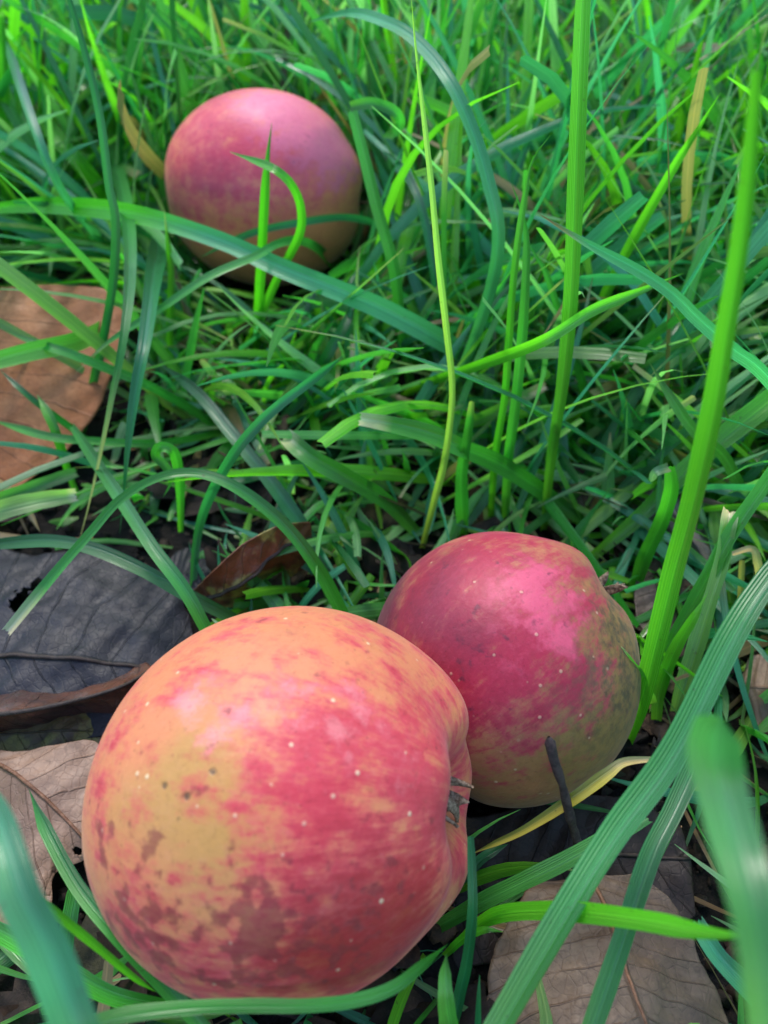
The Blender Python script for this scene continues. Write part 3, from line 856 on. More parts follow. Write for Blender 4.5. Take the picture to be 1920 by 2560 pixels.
B([(198, 1352), (220, 1270), (249, 1142), (278, 998), (307, 853), (324, 694), (318, 540), (289, 417), (231, 278), (150, 150)], [14, 26, 32, 36, 38, 34, 30, 28, 26, 20],
  "drooping blade with a withered white tip hanging over the brown leaf", c=(.026, .125, .045), z=[8, 18, 34, 50, 60, 64, 58, 44, 22, 0], tipc=(.55, .48, .36), basec=(.04, .16, .05), roll=-15)
B([(299, 1336), (307, 1258), (321, 1113), (341, 969), (365, 845), (385, 694), (400, 590), (390, 540)], [6, 22, 36, 44, 46, 42, 32, 20],
  "broad ribbed teal blade hanging point down left of centre", c=(.014, .095, .058), z=[14, 24, 40, 52, 58, 54, 36, 12], fold=.7, roll=10)
B([(12, 87), (46, 203), (87, 324), (127, 428), (174, 509), (240, 590), (320, 690)], [12, 24, 28, 26, 24, 22, 18], "glaucous blade curving down from the upper left corner", c=WAX_SHEEN, z=[90, 90, 84, 74, 60, 34, 2], roll=30)
B([(84, 258), (145, 347), (200, 410), (275, 500), (320, 570)], [34, 38, 38, 34, 24], "wide green blade with a torn brown end at the upper left", c=(.05, .19, .02), z=[56, 52, 44, 24, 2], tip='cut', tipc=(.16, .10, .04))
B([(2, 40), (8, 200), (13, 400), (18, 560), (22, 640)], [20, 26, 28, 24, 18], "bright blade standing along the left edge near the top", c=(.05, .20, .02), lean=.0, tip='cut')
B([(411, 529), (420, 610), (428, 694), (425, 851), (440, 960)], [8, 16, 18, 18, 14], "short lime blade below the left side of the far apple", c=LIME, lean=.01, tipc=(.4, .4, .2))
B([(498, 804), (450, 735), (405, 665), (341, 575), (300, 520)], [8, 20, 24, 24, 18], "pale blade pointing down right toward the middle of the lawn", c=PALE, z=[18, 30, 36, 24, 2])
B([(12, 828), (69, 850), (174, 884), (272, 922), (370, 963), (492, 1032), (560, 1090)], [8, 20, 24, 24, 22, 22, 16], "straight blade crossing the orange brown leaf from upper left to lower right", c=(.028, .15, .035), z=[44, 44, 42, 36, 28, 12, 0])
B([(-40, 910), (80, 878), (200, 850), (300, 800), (360, 760)], [46, 46, 42, 34, 22], "broad pale green blade lying over the orange brown leaf at the left edge", c=(.085, .22, .06), z=[46, 44, 38, 20, 2], tip='cut', fold=.5)
B([(93, 986), (127, 1050), (150, 1113), (174, 1190), (200, 1250)], [14, 24, 22, 16, 12], "small bright blade standing in front of the orange brown leaf", c=(.05, .20, .02), z=[30, 27, 20, 8, 0])
B([(0, 925), (87, 1003), (191, 1079), (240, 1120)], [10, 16, 18, 14], "thin dark blade lying across the lower part of the orange brown leaf", c=DEEP, z=[34, 28, 12, 2])
B([(-20, 1050), (116, 1090), (231, 1102), (376, 1108), (490, 1094), (560, 1080)], [16, 22, 20, 20, 18, 12], "level green blade crossing at the foot of the orange brown leaf", c=MID, z=[22, 24, 22, 18, 10, 2])
B([(180, 1065), (289, 1229), (376, 1362), (463, 1478), (530, 1600), (570, 1660)], [18, 28, 32, 34, 34, 26], "straight blade running down right over the slate leaf to the orange apple", c=(.028, .145, .045), z=[26, 32, 34, 30, 18, 6], tip='cut')
B([(-30, 1362), (116, 1352), (226, 1370), (347, 1420), (463, 1484), (579, 1545), (660, 1600)], [28, 32, 32, 34, 34, 32, 26], "blade bowed along the upper edge of the slate leaf from the left edge", c=(.024, .13, .04), z=[22, 26, 27, 26, 22, 14, 4], tip='cut')
B([(17, 1582), (145, 1426), (231, 1327), (300, 1250), (393, 1195), (492, 1183), (596, 1223), (712, 1316), (799, 1432), (868, 1565), (890, 1620)], [30, 28, 24, 22, 22, 26, 32, 36, 38, 36, 28],
  "long blade arching over the slate leaf with a mown pale end at the left", c=(.03, .15, .04), z=[22, 32, 40, 46, 50, 50, 48, 40, 28, 10, 0], tip='cut', tipc=(.42, .45, .32), roll=20, fold=.5)
B([(408, 1244), (428, 1200), (412, 1165), (388, 1140), (400, 1116), (432, 1128), (445, 1170), (450, 1220), (452, 1330)], [6, 18, 24, 26, 26, 24, 20, 16, 12],
  "small blade curled like a hook left of centre above the slate leaf", c=(.04, .18, .03), z=[26, 31, 35, 38, 41, 40, 32, 22, 2], fold=.6)
B([(865, 885), (780, 950), (700, 1010), (640, 1066), (579, 1142), (521, 1247), (492, 1345), (480, 1490)], [10, 24, 26, 28, 28, 26, 24, 18], "blade bowed to the right standing by the curled brown leaf", c=TEAL, z=[50, 56, 56, 52, 44, 28, 14, 0], roll=25)
B([(393, 905), (492, 980), (579, 1084), (694, 1229), (781, 1362), (840, 1530)], [14, 28, 32, 36, 36, 26], "broad shaded teal blade slanting down right behind the arching mown blade", c=(.014, .085, .045), z=[30, 32, 30, 24, 14, 0])
B([(890, 740), (868, 800), (828, 870), (770, 975), (700, 1060), (660, 1110)], [14, 26, 28, 28, 24, 18], "dark green blade leaning right in the middle of the lawn", c=DEEP, z=[42, 40, 34, 18, 4, 0])
B([(714, 1090), (770, 1138), (860, 1190), (960, 1250), (1040, 1330)], [44, 46, 44, 38, 26], "wide blade with a mown pale end pointing left at the centre", c=(.035, .14, .03), z=[34, 34, 28, 16, 2], tip='cut', tipc=(.42, .46, .30), fold=.55)
B([(897, 1047), (980, 1062), (1076, 1086), (1151, 1119), (1249, 1160), (1365, 1235), (1475, 1320)], [36, 44, 46, 46, 44, 36, 22], "wide blade with a frayed mown end above the crimson apple", c=(.034, .15, .028), z=[46, 45, 42, 38, 28, 14, 2], tip='cut', tipc=(.50, .50, .36), fold=.5)
B([(1180, 1003), (1175, 1050), (1166, 1110), (1153, 1200), (1158, 1340)], [16, 24, 30, 34, 24], "rolled upright blade standing right behind the crown of the crimson apple", c=(.032, .155, .035), lean=.0, tip='cut', tipc=(.2, .3, .08), fold=.8)
B([(1366, 963), (1278, 1009), (1191, 1050), (1105, 1075), (1040, 1110)], [26, 30, 28, 26, 20], "dull blade with a dry mown end beside the tallest blade", c=(.06, .14, .03), z=[40, 36, 26, 14, 2], tip='cut', tipc=(.40, .34, .22))
B([(1990, 950), (1920, 1005), (1799, 1102), (1712, 1177), (1597, 1293), (1484, 1390)], [56, 58, 50, 42, 36, 24], "broad lime blade rising to the right edge behind the thick bright blade", c=(.06, .22, .016), z=[50, 46, 36, 27, 14, 2], tip='cut', fold=.4)
h48 = B([(1672, 1165), (1678, 1215), (1668, 1265), (1649, 1316), (1608, 1403), (1579, 1500)], [30, 36, 36, 36, 34, 24], "blade folded over at its top beside the grey crumpled leaf", c=(.045, .18, .022), z=[50, 44, 36, 27, 13, 0], tip='cut', fold=.5)
B([(1626, 1205), (1640, 1180), (1672, 1168)], [10, 22, 24], "", c=(.12, .24, .14), z=[46, 51, 50], name="folded_end", parent=h48, n=24)
B([(1620, 899), (1672, 986), (1741, 1084), (1811, 1142), (1863, 1246), (1930, 1366)], [12, 26, 28, 28, 28, 22], "blade pointing up left above the grey crumpled leaf", c=(.045, .185, .03), z=[60, 56, 46, 36, 22, 4])
B([(1950, 1150), (1920, 1198), (1828, 1333), (1759, 1461), (1678, 1605), (1620, 1720)], [34, 36, 36, 34, 30, 22], "ribbed green blade slanting up to the right edge below the folded blade", c=(.035, .165, .02), z=[56, 52, 40, 28, 14, 2], tip='cut', fold=.5)
B([(1826, 1275), (1822, 1300), (1805, 1403), (1770, 1519), (1712, 1704), (1690, 1780)], [40, 36, 34, 42, 44, 30], "withered blade with a bleached top at the right edge", c=(.10, .19, .07), z=[42, 42, 34, 26, 10, 2], tip='cut', tipc=(.75, .65, .45), fold=.7)
B([(1855, 1400), (1852, 1470), (1850, 1540), (1846, 1610)], [14, 14, 14, 12], "short straw coloured stem beside the withered blade", c=(.42, .33, .10), z=[26, 18, 10, 2], tip='cut')
B([(1830, 1385), (1880, 1372), (1895, 1410), (1905, 1470), (1912, 1540)], [12, 20, 22, 18, 12], "bleached bent straw near the right edge", c=STRAW, z=[30, 32, 28, 18, 4], tip='cut')
B([(1545, 1620), (1570, 1655), (1600, 1700), (1630, 1760)], [22, 34, 36, 26], "short broken blade against the lower right of the crimson apple", c=(.08, .19, .04), z=[44, 40, 30, 14], tip='cut', tipc=(.35, .32, .2))
B([(1770, 1480), (1740, 1535), (1690, 1620), (1650, 1720), (1640, 1800)], [10, 26, 32, 32, 24], "bright pointed blade at the foot of the thick bright blade", c=LIME, z=[36, 32, 22, 10, 2])
B([(1990, 1370), (1920, 1450), (1830, 1590), (1683, 1880), (1538, 2082), (1411, 2285), (1250, 2560), (1200, 2650)], [58, 64, 68, 70, 72, 72, 70, 66],
  "very long wide glaucous blade slanting across the lower right corner", c=(.026, .125, .052), z=[78, 76, 72, 62, 56, 52, 46, 40], tip='cut', fold=.45, roll=-14)
B([(1790, 1790), (1735, 1908), (1680, 2030), (1625, 2140), (1556, 2343), (1481, 2560), (1450, 2640)], [36, 46, 48, 50, 50, 52, 50], "straight glaucous blade parallel to the very long wide one on its right", c=(.026, .125, .052), z=[44, 46, 46, 45, 42, 36, 32], tip='cut', fold=.45, roll=10)
B([(1900, 2335), (1846, 2338), (1770, 2330), (1597, 2298), (1423, 2278), (1278, 2280), (1210, 2302), (1160, 2340)], [46, 50, 50, 46, 42, 36, 28, 18], "bright lime blade bowed level across the taupe leaf", c=LIME, z=[78, 76, 72, 62, 50, 36, 22, 4], roll=10)
B([(1800, 1790), (1785, 1890), (1822, 2060), (1868, 2230), (1900, 2380), (1930, 2600)], [70, 124, 130, 130, 128, 120], "blurred wide blade bent close to the lens at the right edge", c=(.035, .15, .05), z=[108, 116, 120, 121, 120, 116], roll=20, fold=.3)
B([(1740, 2300), (1790, 2385), (1860, 2460), (1930, 2540), (1990, 2600)], [40, 48, 50, 50, 44], "glaucous blade at the bottom right corner beside the taupe leaf", c=BLUE, z=[30, 30, 26, 20, 10], tip='cut')
B([(1620, 2040), (1510, 2098), (1400, 2158), (1307, 2204), (1191, 2262), (1090, 2320)], [38, 42, 42, 42, 38, 28], "blade rising to the right over the black brown leaf", c=(.045, .15, .05), z=[34, 34, 30, 25, 15, 2], tip='cut', fold=.5)
B([(1168, 2140), (1230, 2112), (1307, 2076), (1400, 2018), (1452, 1984), (1520, 1934), (1562, 1905), (1643, 1897)], [4, 13, 19, 24, 30, 32, 22, 10], "yellowed spotted blade with a brown point below the crimson apple", c=(.30, .30, .05), z=[22, 26, 30, 35, 38, 41, 42, 42], tipc=(.42, .28, .12), basec=(.55, .48, .28), fold=.6)
B([(1176, 2090), (1180, 2180), (1181, 2285), (1168, 2400), (1150, 2480), (1130, 2570)], [18, 24, 26, 28, 30, 26], "upright teal blade along the right side of the orange apple", c=TEAL, z=[44, 40, 34, 24, 14, 4], tip='cut')
B([(1116, 2385), (1112, 2458), (1118, 2530), (1130, 2600)], [18, 40, 48, 44], "short pale pointed blade at the bottom edge right of the orange apple", c=(.07, .22, .05), z=[36, 36, 32, 24])
B([(1260, 2330), (1210, 2325), (1160, 2345), (1110, 2390)], [10, 22, 20, 14], "tiny bent blade at the left edge of the taupe leaf", c=(.06, .20, .02), z=[22, 22, 16, 4])
B([(1270, 2110), (1200, 2150), (1120, 2240), (1070, 2300)], [20, 26, 28, 20], "short dark blade in the shadow below the two apples", c=DEEP, z=[14, 13, 8, 2])
B([(1120, 2360), (1060, 2410), (980, 2470), (880, 2502), (760, 2514), (620, 2514), (463, 2520), (289, 2542), (170, 2580)], [10, 26, 30, 32, 32, 32, 34, 36, 34], "long blade bowed along the underside of the orange apple", c=(.026, .15, .03), z=[38, 44, 48, 50, 52, 53, 54, 54, 52])
B([(72, 1972), (116, 2076), (191, 2215), (289, 2337), (405, 2458), (500, 2560), (540, 2600)], [12, 30, 36, 36, 38, 38, 34], "pointed blade slanting down the left side of the orange apple", c=(.024, .14, .04), z=[40, 42, 42, 42, 40, 36, 32], fold=.6)
B([(24, 2190), (116, 2264), (231, 2358), (330, 2440), (390, 2480)], [16, 22, 20, 16, 10], "thin lime blade lying below the tan leaf at lower left", c=LIME, z=[62, 58, 48, 38, 32], both=True)
B([(-40, 2310), (60, 2365), (145, 2412), (260, 2481), (376, 2512), (470, 2516)], [40, 44, 44, 44, 38, 26], "bright green blade entering low from the left edge", c=(.03, .17, .02), z=[30, 34, 34, 32, 26, 18], tip='cut')
B([(-40, 1990), (0, 2080), (46, 2227), (116, 2372), (185, 2560), (220, 2680)], [60, 92, 100, 104, 108, 104], "blurred wide glaucous blade close to the lens at lower left", c=WAX_SHEEN, z=[96, 98, 98, 96, 92, 86], tip='cut', roll=-10)
B([(190, 2215), (175, 2290), (160, 2380), (150, 2450)], [36, 40, 38, 30], "short blade standing behind the pointed blade at lower left", c=MID, z=[12, 10, 6, 2], tip='cut')
# cut and withered pieces on the left
B([(193, 1236), (87, 1254), (0, 1276), (-60, 1300)], [34, 44, 50, 50], "cream and green mown blade at the left edge above the slate leaf", c=(.20, .28, .12), z=[18, 20, 20, 18], tip='cut', tipc=(.5, .5, .36))
B([(193, 1180), (100, 1212), (0, 1248), (-50, 1265)], [28, 32, 34, 34], "dull green mown blade just below the orange brown leaf", c=(.06, .17, .06), z=[16, 18, 18, 18], tip='cut')
# far blades of the upper part of the picture
KEY = False
B([(555, 243), (463, 191), (324, 104), (185, 0), (120, -60)], [20, 38, 42, 40, 34], "wide soft blade in the upper left pointing at the far apple", c=(.05, .17, .035), z=[40, 52, 58, 54, 44])
B([(525, 200), (405, 116), (266, 0), (200, -60)], [20, 36, 40, 34], "second soft blade parallel above the wide soft one at upper left", c=(.035, .15, .03), z=[44, 56, 54, 44])
B([(668, 226), (608, 156), (521, 75), (428, 0), (360, -60)], [20, 38, 44, 42, 36], "bright wide blade slanting from the top edge to the crown of the far apple", c=(.07, .22, .025), z=[42, 52, 56, 50, 40])
B([(720, 235), (660, 165), (590, 100), (510, 20), (460, -40)], [14, 26, 28, 26, 22], "thin pale blade beside the bright wide one at the top edge", c=PALE, z=[34, 46, 52, 46, 36])
B([(75, -10), (156, 116), (231, 243), (290, 340), (350, 440)], [30, 36, 36, 30, 20], "green blade slanting down right in the upper left corner", c=(.045, .18, .03), z=[66, 64, 54, 34, 6], tip='cut')
B([(600, 122), (700, 78), (810, 48), (900, 30), (960, 20)], [14, 32, 34, 30, 20], "dark level blade above the dark leaf near the top edge", c=DEEP, z=[44, 48, 46, 34, 20])
B([(484, -30), (503, 87), (538, 214), (570, 300)], [22, 24, 24, 18], "lime blade hanging from the top edge left of the far apple's crown", c=LIME, z=[76, 66, 44, 20], tip='cut')
B([(735, 228), (839, 187), (960, 142), (1076, 100), (1191, 76), (1307, 30), (1380, 0)], [12, 26, 32, 36, 36, 32, 24], "long dark blade slanting up right behind the arching blade at the top", c=DEEP, z=[46, 54, 60, 60, 54, 40, 24])
B([(795, -30), (828, 116), (868, 266), (890, 380), (905, 480)], [14, 20, 22, 20, 16], "thin upright blade rising to the top edge right of the far apple", c=MID, lean=.03, tip='cut')
B([(845, -30), (885, 116), (920, 249), (945, 340)], [22, 28, 26, 18], "pale bluish blade at the top edge above the torn blade", c=(.09, .19, .12), lean=.02, tip='cut')
B([(262, 262), (324, 221), (405, 216), (492, 231), (573, 258), (620, 300)], [12, 24, 26, 26, 22, 14], "soft blade bowed level left of the far apple's crown", c=(.05, .17, .05), z=[34, 48, 54, 50, 34, 14])
B([(270, 255), (380, 258), (470, 270), (540, 290)], [12, 26, 28, 20], "soft blade lying level just under the bowed one left of the far apple", c=MID, z=[34, 36, 32, 18])
B([(1244, -20), (1284, 98), (1319, 162), (1350, 260)], [18, 24, 24, 18], "dark blade hanging from the top edge right of the arching blade", c=DEEP, z=[80, 66, 50, 18], tip='cut')
B([(1283, -20), (1300, 110), (1330, 190), (1360, 280)], [18, 24, 22, 16], "bright slender blade beside the dark one at the top edge", c=LIME, z=[74, 60, 44, 16], tip='cut')
B([(1359, 87), (1400, 150), (1426, 220), (1450, 320)], [26, 34, 32, 22], "stubby blade with a dry tip left of the tallest blade near the top", c=(.07, .21, .05), z=[56, 48, 36, 10], tip='cut', tipc=(.5, .42, .25))
B([(1640, -20), (1720, 28), (1782, 80), (1828, 162), (1857, 249), (1880, 360)], [16, 24, 26, 26, 24, 18], "bowed blade arching right at the top right corner", c=(.03, .15, .05), z=[84, 88, 84, 72, 54, 22])
B([(1850, -30), (1770, 174), (1740, 330), (1715, 520)], [18, 24, 24, 18], "dark upright blade in the upper right corner", c=DEEP, lean=.02, tip='cut')
B([(1890, -30), (1905, 120), (1914, 260), (1918, 420)], [34, 38, 36, 28], "bright blade standing along the right edge near the top", c=LIME, lean=.0, tip='cut')
B([(1690, -20), (1608, 116), (1540, 200), (1481, 270), (1420, 360)], [18, 28, 28, 26, 18], "green blade slanting up right from behind the tallest blade", c=MID, z=[80, 64, 50, 36, 8], tip='cut')
B([(1759, 482), (1800, 440), (1851, 405), (1900, 390)], [12, 24, 26, 16], "orange withered blade at the upper right", c=(.50, .26, .03), z=[34, 36, 32, 20])
B([(1930, 600), (1800, 640), (1680, 690), (1580, 760), (1520, 830)], [18, 26, 28, 26, 18], "teal blade rising gently to the right edge in the mid distance", c=BLUE, z=[54, 50, 40, 20, 2], tip='cut')
B([(1600, 470), (1590, 560), (1570, 660), (1545, 790)], [10, 20, 22, 16], "pale short blade standing in the mid distance at right", c=PALE, lean=.01)
B([(100, 1330), (60, 1262), (10, 1215), (-40, 1190)], [10, 16, 18, 16], "thin dry strand above the slate leaf near the left edge", c=(.22, .20, .09), z=[6, 8, 8, 6])

# ------------------------------------------------------------------ twig
TWIG = simple_material("twig_bark", (.022, .014, .014), (.06, .04, .036), 700, .75, .8, .0006)
C_ = spline([at_z(1372, 1842, .053), at_z(1385, 1900, .049), at_z(1405, 1960, .043), at_z(1425, 2040, .033), at_z(1448, 2120, .019), at_z(1470, 2200, .0)], 48)
rad = .0009 * (1 + .12 * np.sin(np.linspace(0, 22, 48)) + .08 * np.sin(np.linspace(0, 51, 48))) * np.linspace(.95, 1.15, 48)
rad[0] *= .35
rad[1] *= 1.1
tv, tf, tuv = tube_arrays(C_, rad, 10)
tw = new_mesh("twig", tv, tf, TWIG, uv=tuv, loc=tuple(C_[-1]))
tag(tw, "thin dark broken twig sticking up from the black brown leaf", "twig")

# ------------------------------------------------------------------ the lawn nobody could count
def density(px, py, x, y):
    """how much grass grows at a ground point (0..1) and how tall it may be"""
    d = np.ones_like(px)
    hgt = np.ones_like(px)
    left = (px < 760) & (py > 700)
    d = np.where(left, .95, d)
    hgt = np.where(left, .85, hgt)
    litter = (px < 700) & (py > 1080)
    d = np.where(litter, .16, d)
    hgt = np.where(litter, .30, hgt)
    brown = (px < 330) & (py > 700) & (py < 1300)
    d = np.where(brown, .12, d)
    hgt = np.where(brown, .35, hgt)
    slate = (px < 560) & (py > 1330) & (py < 2330)
    d = np.where(slate, .0, d)
    mid = (px >= 700) & (py > 900)
    hgt = np.where(mid, .85, hgt)
    d = np.where(mid & (py > 1150), .8, d)
    low = (py > 1350) & (px > 560)
    d = np.where(low, .35, d)
    hgt = np.where(low, .40, hgt)
    dark = (px > 1150) & (px < 1820) & (py > 1750)
    d = np.where(dark, .03, d)
    corner = (px >= 1700) & (py > 1400) & (py < 1900)
    d = np.where(corner, .7, d)
    hgt = np.where(corner, .5, hgt)
    out = (px < -150) | (px > 2070) | (py > 2700)
    near = y < .13
    d = np.where(out & near, .5, d)
    hgt = np.where(out & near, .45, hgt)
    return d, hgt


def hero_raster():
    Z = np.full((330, 250), 9.0)
    for V in HERO:
        qx, qy, qd = proj(V)
        i, j = (qy / 8).astype(int) + 4, (qx / 8).astype(int) + 4
        g = (i > 0) & (i < 329) & (j > 0) & (j < 249) & (qd > .01)
        np.minimum.at(Z, (i[g], j[g]), qd[g])
    return Z


CLEAR = hero_raster()


def lawn(n_try, xr, yr, Lr, wr, name, label, dry=0.0, flat=False, thin=1.0, ns=10):
    x = rng.uniform(xr[0], xr[1], n_try)
    y = rng.uniform(yr[0], yr[1], n_try)
    base = np.stack([x, y, ground_height(x, y)], -1)
    px, py, dep = proj(base)
    ok_front = y > -.05
    px = np.where(dep > .01, px, 1e5)
    py = np.where(dep > .01, py, 1e5)
    d, hg = density(px, py, x, y)
    if flat:
        d = np.maximum(d, .5)
        hg = np.ones_like(hg)
    # tufts: thicker and thinner places
    tuft = .72 + .5 * fbm(np.stack([x, y, 0 * x], -1), 14, 2)
    keep = rng.uniform(size=n_try) < d * np.clip(tuft, .25, 1) * thin
    for cen, rad_ in APPLES:
        keep &= np.hypot(x - cen[0], y - cen[1]) > rad_ * (.62 if not flat else .5)
    base, hg = base[keep], hg[keep]
    n = len(base)
    s = np.linspace(0, 1, ns)[None]
    az = rng.uniform(0, 2 * math.pi, n) + .0
    L = rng.uniform(Lr[0], Lr[1], n) * hg * np.where(rng.uniform(size=n) < .15, 1.35, 1)
    if flat:
        e0 = rng.uniform(.0, .45, n)
        bend = rng.uniform(-.1, .9, n)
    else:
        e0 = np.clip(rng.normal(.98, .34, n), .2, 1.5) * hg ** .35
        bend = np.abs(rng.normal(.6, .5, n))
        hg = hg ** .6
    side = rng.normal(0, .5, n)
    el = e0[:, None] - bend[:, None] * s ** 1.25
    aa = az[:, None] + side[:, None] * s ** 1.3
    T = np.stack([np.cos(el) * np.cos(aa), np.cos(el) * np.sin(aa), np.sin(el)], -1)
    step = (L / (ns - 1))[:, None, None]
    C = base[:, None] + np.concatenate([np.zeros((n, 1, 3)), np.cumsum(.5 * (T[:, 1:] + T[:, :-1]) * step, axis=1)], 1)
    C[..., 2] = np.maximum(C[..., 2], .0012 + .002 * rng.uniform(size=(n, 1)))
    # do not grow through or stand in front of the apples, nor too near the camera
    bad = np.zeros(n, bool)
    for k, (cen, rad_) in enumerate(APPLES):
        dd = np.linalg.norm(C - cen, axis=2)
        bad |= (dd < rad_ * 1.03).any(1)
        qx, qy, qd = proj(C)
        cx, cy, cd = proj(cen)
        rp = FPX * rad_ / cd
        infr = (np.hypot(qx - cx, (qy - cy)) < rp * 1.03) & (qd < cd)
        bad |= infr.any(1)
    bad |= (np.linalg.norm(C - CAM, axis=2) < .10).any(1)
    qx, qy, qd = proj(C)
    vis = (qx > -60) & (qx < 1980) & (qy > -60) & (qy < 2620)
    bad |= (vis & (C[..., 2] > .075) & (qd < .16)).any(1)
    bad |= (vis & (C[..., 2] > .03) & (qy > 1250)).any(1)
    i, j = np.clip((qy / 8).astype(int) + 4, 0, 329), np.clip((qx / 8).astype(int) + 4, 0, 249)
    over = ((CLEAR[i, j] < 9) & (qd < CLEAR[i, j] - .002) & vis).sum(1)
    bad |= (over >= 1) & (rng.uniform(size=n) < .97)
    bad |= ((qx > -50) & (qx < 470) & (qy > 1390) & (qy < 2290)).any(1) & vis.any(1)
    bad |= ((qx < 270) & (qy > 760) & (qy < 1180) & vis).any(1) & (rng.uniform(size=n) < .8)
    g = ~bad
    C, T, L, az, aa, hg = C[g], T[g], L[g], az[g], aa[g], hg[g]
    n = len(C)
    Sx = np.stack([-np.sin(aa), np.cos(aa), np.zeros_like(aa)], -1)
    Nn = np.cross(Sx, T)
    tw = rng.normal(0, .5, n)[:, None] + rng.normal(0, .9, n)[:, None] * s
    S2 = Sx * np.cos(tw)[..., None] + Nn * np.sin(tw)[..., None]
    N2 = -Sx * np.sin(tw)[..., None] + Nn * np.cos(tw)[..., None]
    W = rng.uniform(wr[0], wr[1], n) * np.clip(.9 + C[:, 0, 1], .9, 1.35)
    cut = rng.uniform(size=n) < .22
    prof = np.where(cut[:, None], np.clip(.5 + 1.2 * s, 0, 1) * np.clip((1 - s) * 40, .8, 1), np.clip(.5 + 1.6 * s, 0, 1) * np.clip(((1 - s) / .45), .02, 1) ** .7)
    half = .5 * W[:, None] * prof
    v = np.array((-1., 0., 1.))
    fold = rng.uniform(.15, .7, n)
    keel = (np.abs(v)[None, None] - .4) * (fold[:, None] * half)[..., None]
    V = C[:, :, None] + S2[:, :, None] * (v[None, None] * half[..., None])[..., None] + N2[:, :, None] * keel[..., None]
    pal = np.array([TEAL, DEEP, MID, LIME, PALE, BLUE, (.075, .23, .04)]) * np.array((1.25, .97, 1.08))
    ci = rng.choice(len(pal), n, p=[.12, .08, .25, .18, .18, .09, .10])
    c = pal[ci] * rng.uniform(.8, 1.55, (n, 1)) * rng.uniform(.9, 1.1, (n, 3))
    isdry = rng.uniform(size=n) < dry
    c = np.where(isdry[:, None], np.array(STRAW) * rng.uniform(.12, .75, (n, 1)) * np.array((1, .95, .85)), c)
    cc = np.repeat(c[:, None], ns, 1)
    f = np.clip(1 - s / .35, 0, 1)[..., None]
    cc = cc * (1 - .6 * f) + .6 * f * (cc * np.array((1.9, 1.1, .9)) + np.array((.03, .02, .01)))
    tipd = (rng.uniform(size=n) < .12)[:, None, None] * np.clip((s - .85) / .15, 0, 1)[..., None]
    cc = cc * (1 - tipd) + tipd * np.array((.36, .30, .16))
    cc = np.repeat(cc[:, :, None], 3, 2)
    uv = np.stack(np.broadcast_arrays((v[None, None] + 1) / 2, s[..., None] + np.arange(n)[:, None, None] * 1.37), -1)
    F = (grid_faces(ns, 3)[None] + (np.arange(n) * ns * 3)[:, None, None]).reshape(-1, 4)
    o = new_mesh(name, V.reshape(-1, 3), F, GRASS, uv=uv.reshape(-1, 2), colr=cc.reshape(-1, 3))
    tag(o, label, "grass", kind='stuff')
    return o


lawn(85000, (-.62, .62), (-.12, 1.05), (.065, .150), (.0016, .0044), "grass", "dense tangled green lawn grass behind and around the apples", dry=.05)
lawn(14000, (-2.2, 2.2), (.95, 2.6), (.05, .12), (.003, .006), "far_grass", "soft green lawn grass farther back beyond the apples", dry=.03, ns=7)
lawn(7000, (-.2, .2), (.10, .30), (.030, .075), (.0014, .0036), "short_grass", "shorter fresh grass filling the middle of the lawn up to the apples", dry=.05)
lawn(5000, (-.5, .5), (-.1, .75), (.02, .07), (.0008, .0022), "dead_grass", "pale dry straw and thatch lying on the dark soil", dry=.65, flat=True, thin=.8, ns=8)



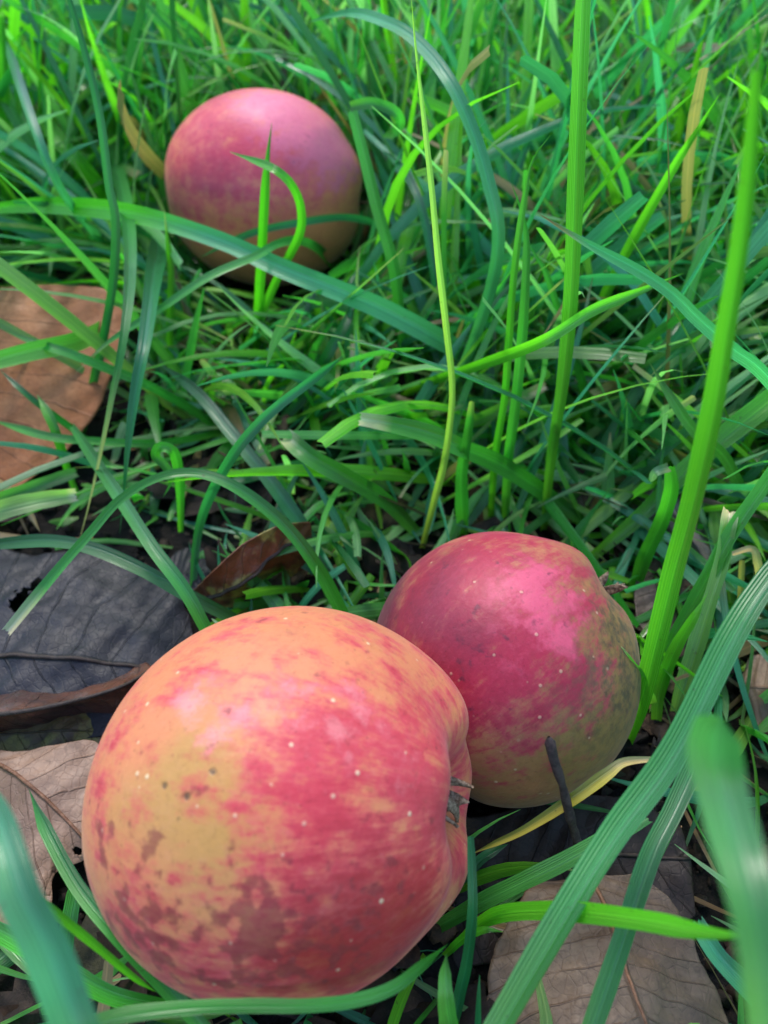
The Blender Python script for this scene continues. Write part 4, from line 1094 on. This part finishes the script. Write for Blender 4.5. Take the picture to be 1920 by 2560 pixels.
def crumbs(n, xr, yr, size, name, label, flat):
    """soil crumbs (rounded lumps) or scraps of old leaf (bent flakes), all in one mesh"""
    x, y = rng.uniform(xr[0], xr[1], n), rng.uniform(yr[0], yr[1], n)
    ok = np.ones(n, bool)
    for cen, rad_ in APPLES:
        ok &= np.hypot(x - cen[0], y - cen[1]) > rad_ * .55
    qx, qy, _ = proj(np.stack([x, y, 0 * x], -1))
    if flat:                              # the large leaves lie on top of the scraps
        ok &= ~((qx < 520) & (qy > 1320) & (qy < 2340)) & ~((qx > 1150) & (qx < 1900) & (qy > 2000)) & ~((qx < 320) & (qy > 700) & (qy < 1260))
    x, y = x[ok], y[ok]
    n = len(x)
    r = size[0] + (size[1] - size[0]) * rng.uniform(size=n) ** 2.2
    if flat:
        k = 6
        u = np.linspace(-1, 1, k)
        U, Vv = np.meshgrid(u, u, indexing='ij')
        disc = np.stack([U * np.sqrt(1 - Vv ** 2 / 2), Vv * np.sqrt(1 - U ** 2 / 2)], -1).reshape(-1, 2)
        P = np.concatenate([disc, np.zeros((k * k, 1))], 1)[None].repeat(n, 0)
        P[..., :2] *= rng.uniform(.72, 1.2, (n, k * k, 1))
        P[..., 0] *= rng.uniform(.9, 2.0, (n, 1))
        P[..., 2] = rng.normal(0, .3, (n, 1)) * P[..., 0] ** 2 + rng.normal(0, .35, (n, 1)) * P[..., 1] ** 2 + rng.normal(0, .06, (n, k * k))
        F0 = grid_faces(k, k)
    else:
        a = np.linspace(0, 2 * math.pi, 7, endpoint=False)
        lat = np.linspace(.05, math.pi - .05, 5)
        P0 = np.stack([np.outer(np.sin(lat), np.cos(a)), np.outer(np.sin(lat), np.sin(a)), np.outer(np.cos(lat), np.ones(7))], -1).reshape(-1, 3)
        P = P0[None] * rng.uniform(.6, 1.25, (n, 35, 1)) * rng.uniform(.6, 1.2, (n, 1, 3))
        F0 = grid_faces(5, 7, True)
    az, tl, ta = rng.uniform(0, 6.28, n), rng.normal(0, .3, n), rng.uniform(0, 6.28, n)
    ca, sa = np.cos(az)[:, None], np.sin(az)[:, None]
    X = P[..., 0] * ca - P[..., 1] * sa
    Y = P[..., 0] * sa + P[..., 1] * ca
    Z = P[..., 2] + np.tan(np.clip(tl, -.8, .8))[:, None] * (X * np.cos(ta)[:, None] + Y * np.sin(ta)[:, None])
    P = np.stack([X, Y, Z], -1) * r[:, None, None]
    P += np.stack([x, y, ground_height(x, y) + (r * .35 + .0012 if flat else r * .3)], -1)[:, None]
    m = P.shape[1]
    if flat:
        pal = np.array([(.06, .032, .018), (.035, .024, .018), (.10, .055, .028), (.022, .018, .018), (.14, .095, .055), (.05, .05, .02)])
        c = pal[rng.choice(6, n, p=[.26, .26, .12, .24, .05, .07])] * rng.uniform(.25, .8, (n, 1))
    else:
        c = np.array((.020, .014, .010)) * rng.uniform(.4, 2.2, (n, 1))
    F = (F0[None] + (np.arange(n) * m)[:, None, None]).reshape(-1, 4)
    o = new_mesh(name, P.reshape(-1, 3), F, SCRAP, colr=np.repeat(c[:, None], m, 1).reshape(-1, 3))
    tag(o, label, "litter" if flat else "soil", kind='stuff')
    if flat:
        o.modifiers.new("thickness", 'SOLIDIFY').thickness = .0002


def scrap_material():
    t = NT("litter")
    pos = t.n("ShaderNodeNewGeometry").outputs['Position']
    tint = t.attr("tint").outputs[0]
    a, b = t.noise(pos, 300, 5, .65), t.noise(pos, 1400, 4, .65)
    c = t.mix(t.step(a, .35, .65), t.scale(tint, (.55, .55, .55)), t.scale(tint, (1.4, 1.3, 1.2)))
    c = t.mix(t.math('MULTIPLY', t.step(b, .55, .7), .5), c, t.scale(tint, (2.2, 2.1, 2.0)))
    return t.done(t.bsdf(c, .75, t.bump(t.math('ADD', a, b), .6, .0005), .3))


SCRAP = scrap_material()
crumbs(5000, (-.35, .35), (-.06, .45), (.0015, .0085), "leaf_litter", "brown scraps of old leaves littering the soil between the blades", True)
crumbs(9000, (-.30, .30), (-.05, .35), (.0005, .0028), "soil_crumbs", "dark crumbs of loose soil under the grass", False)

print("script ok", len(bpy.data.objects))
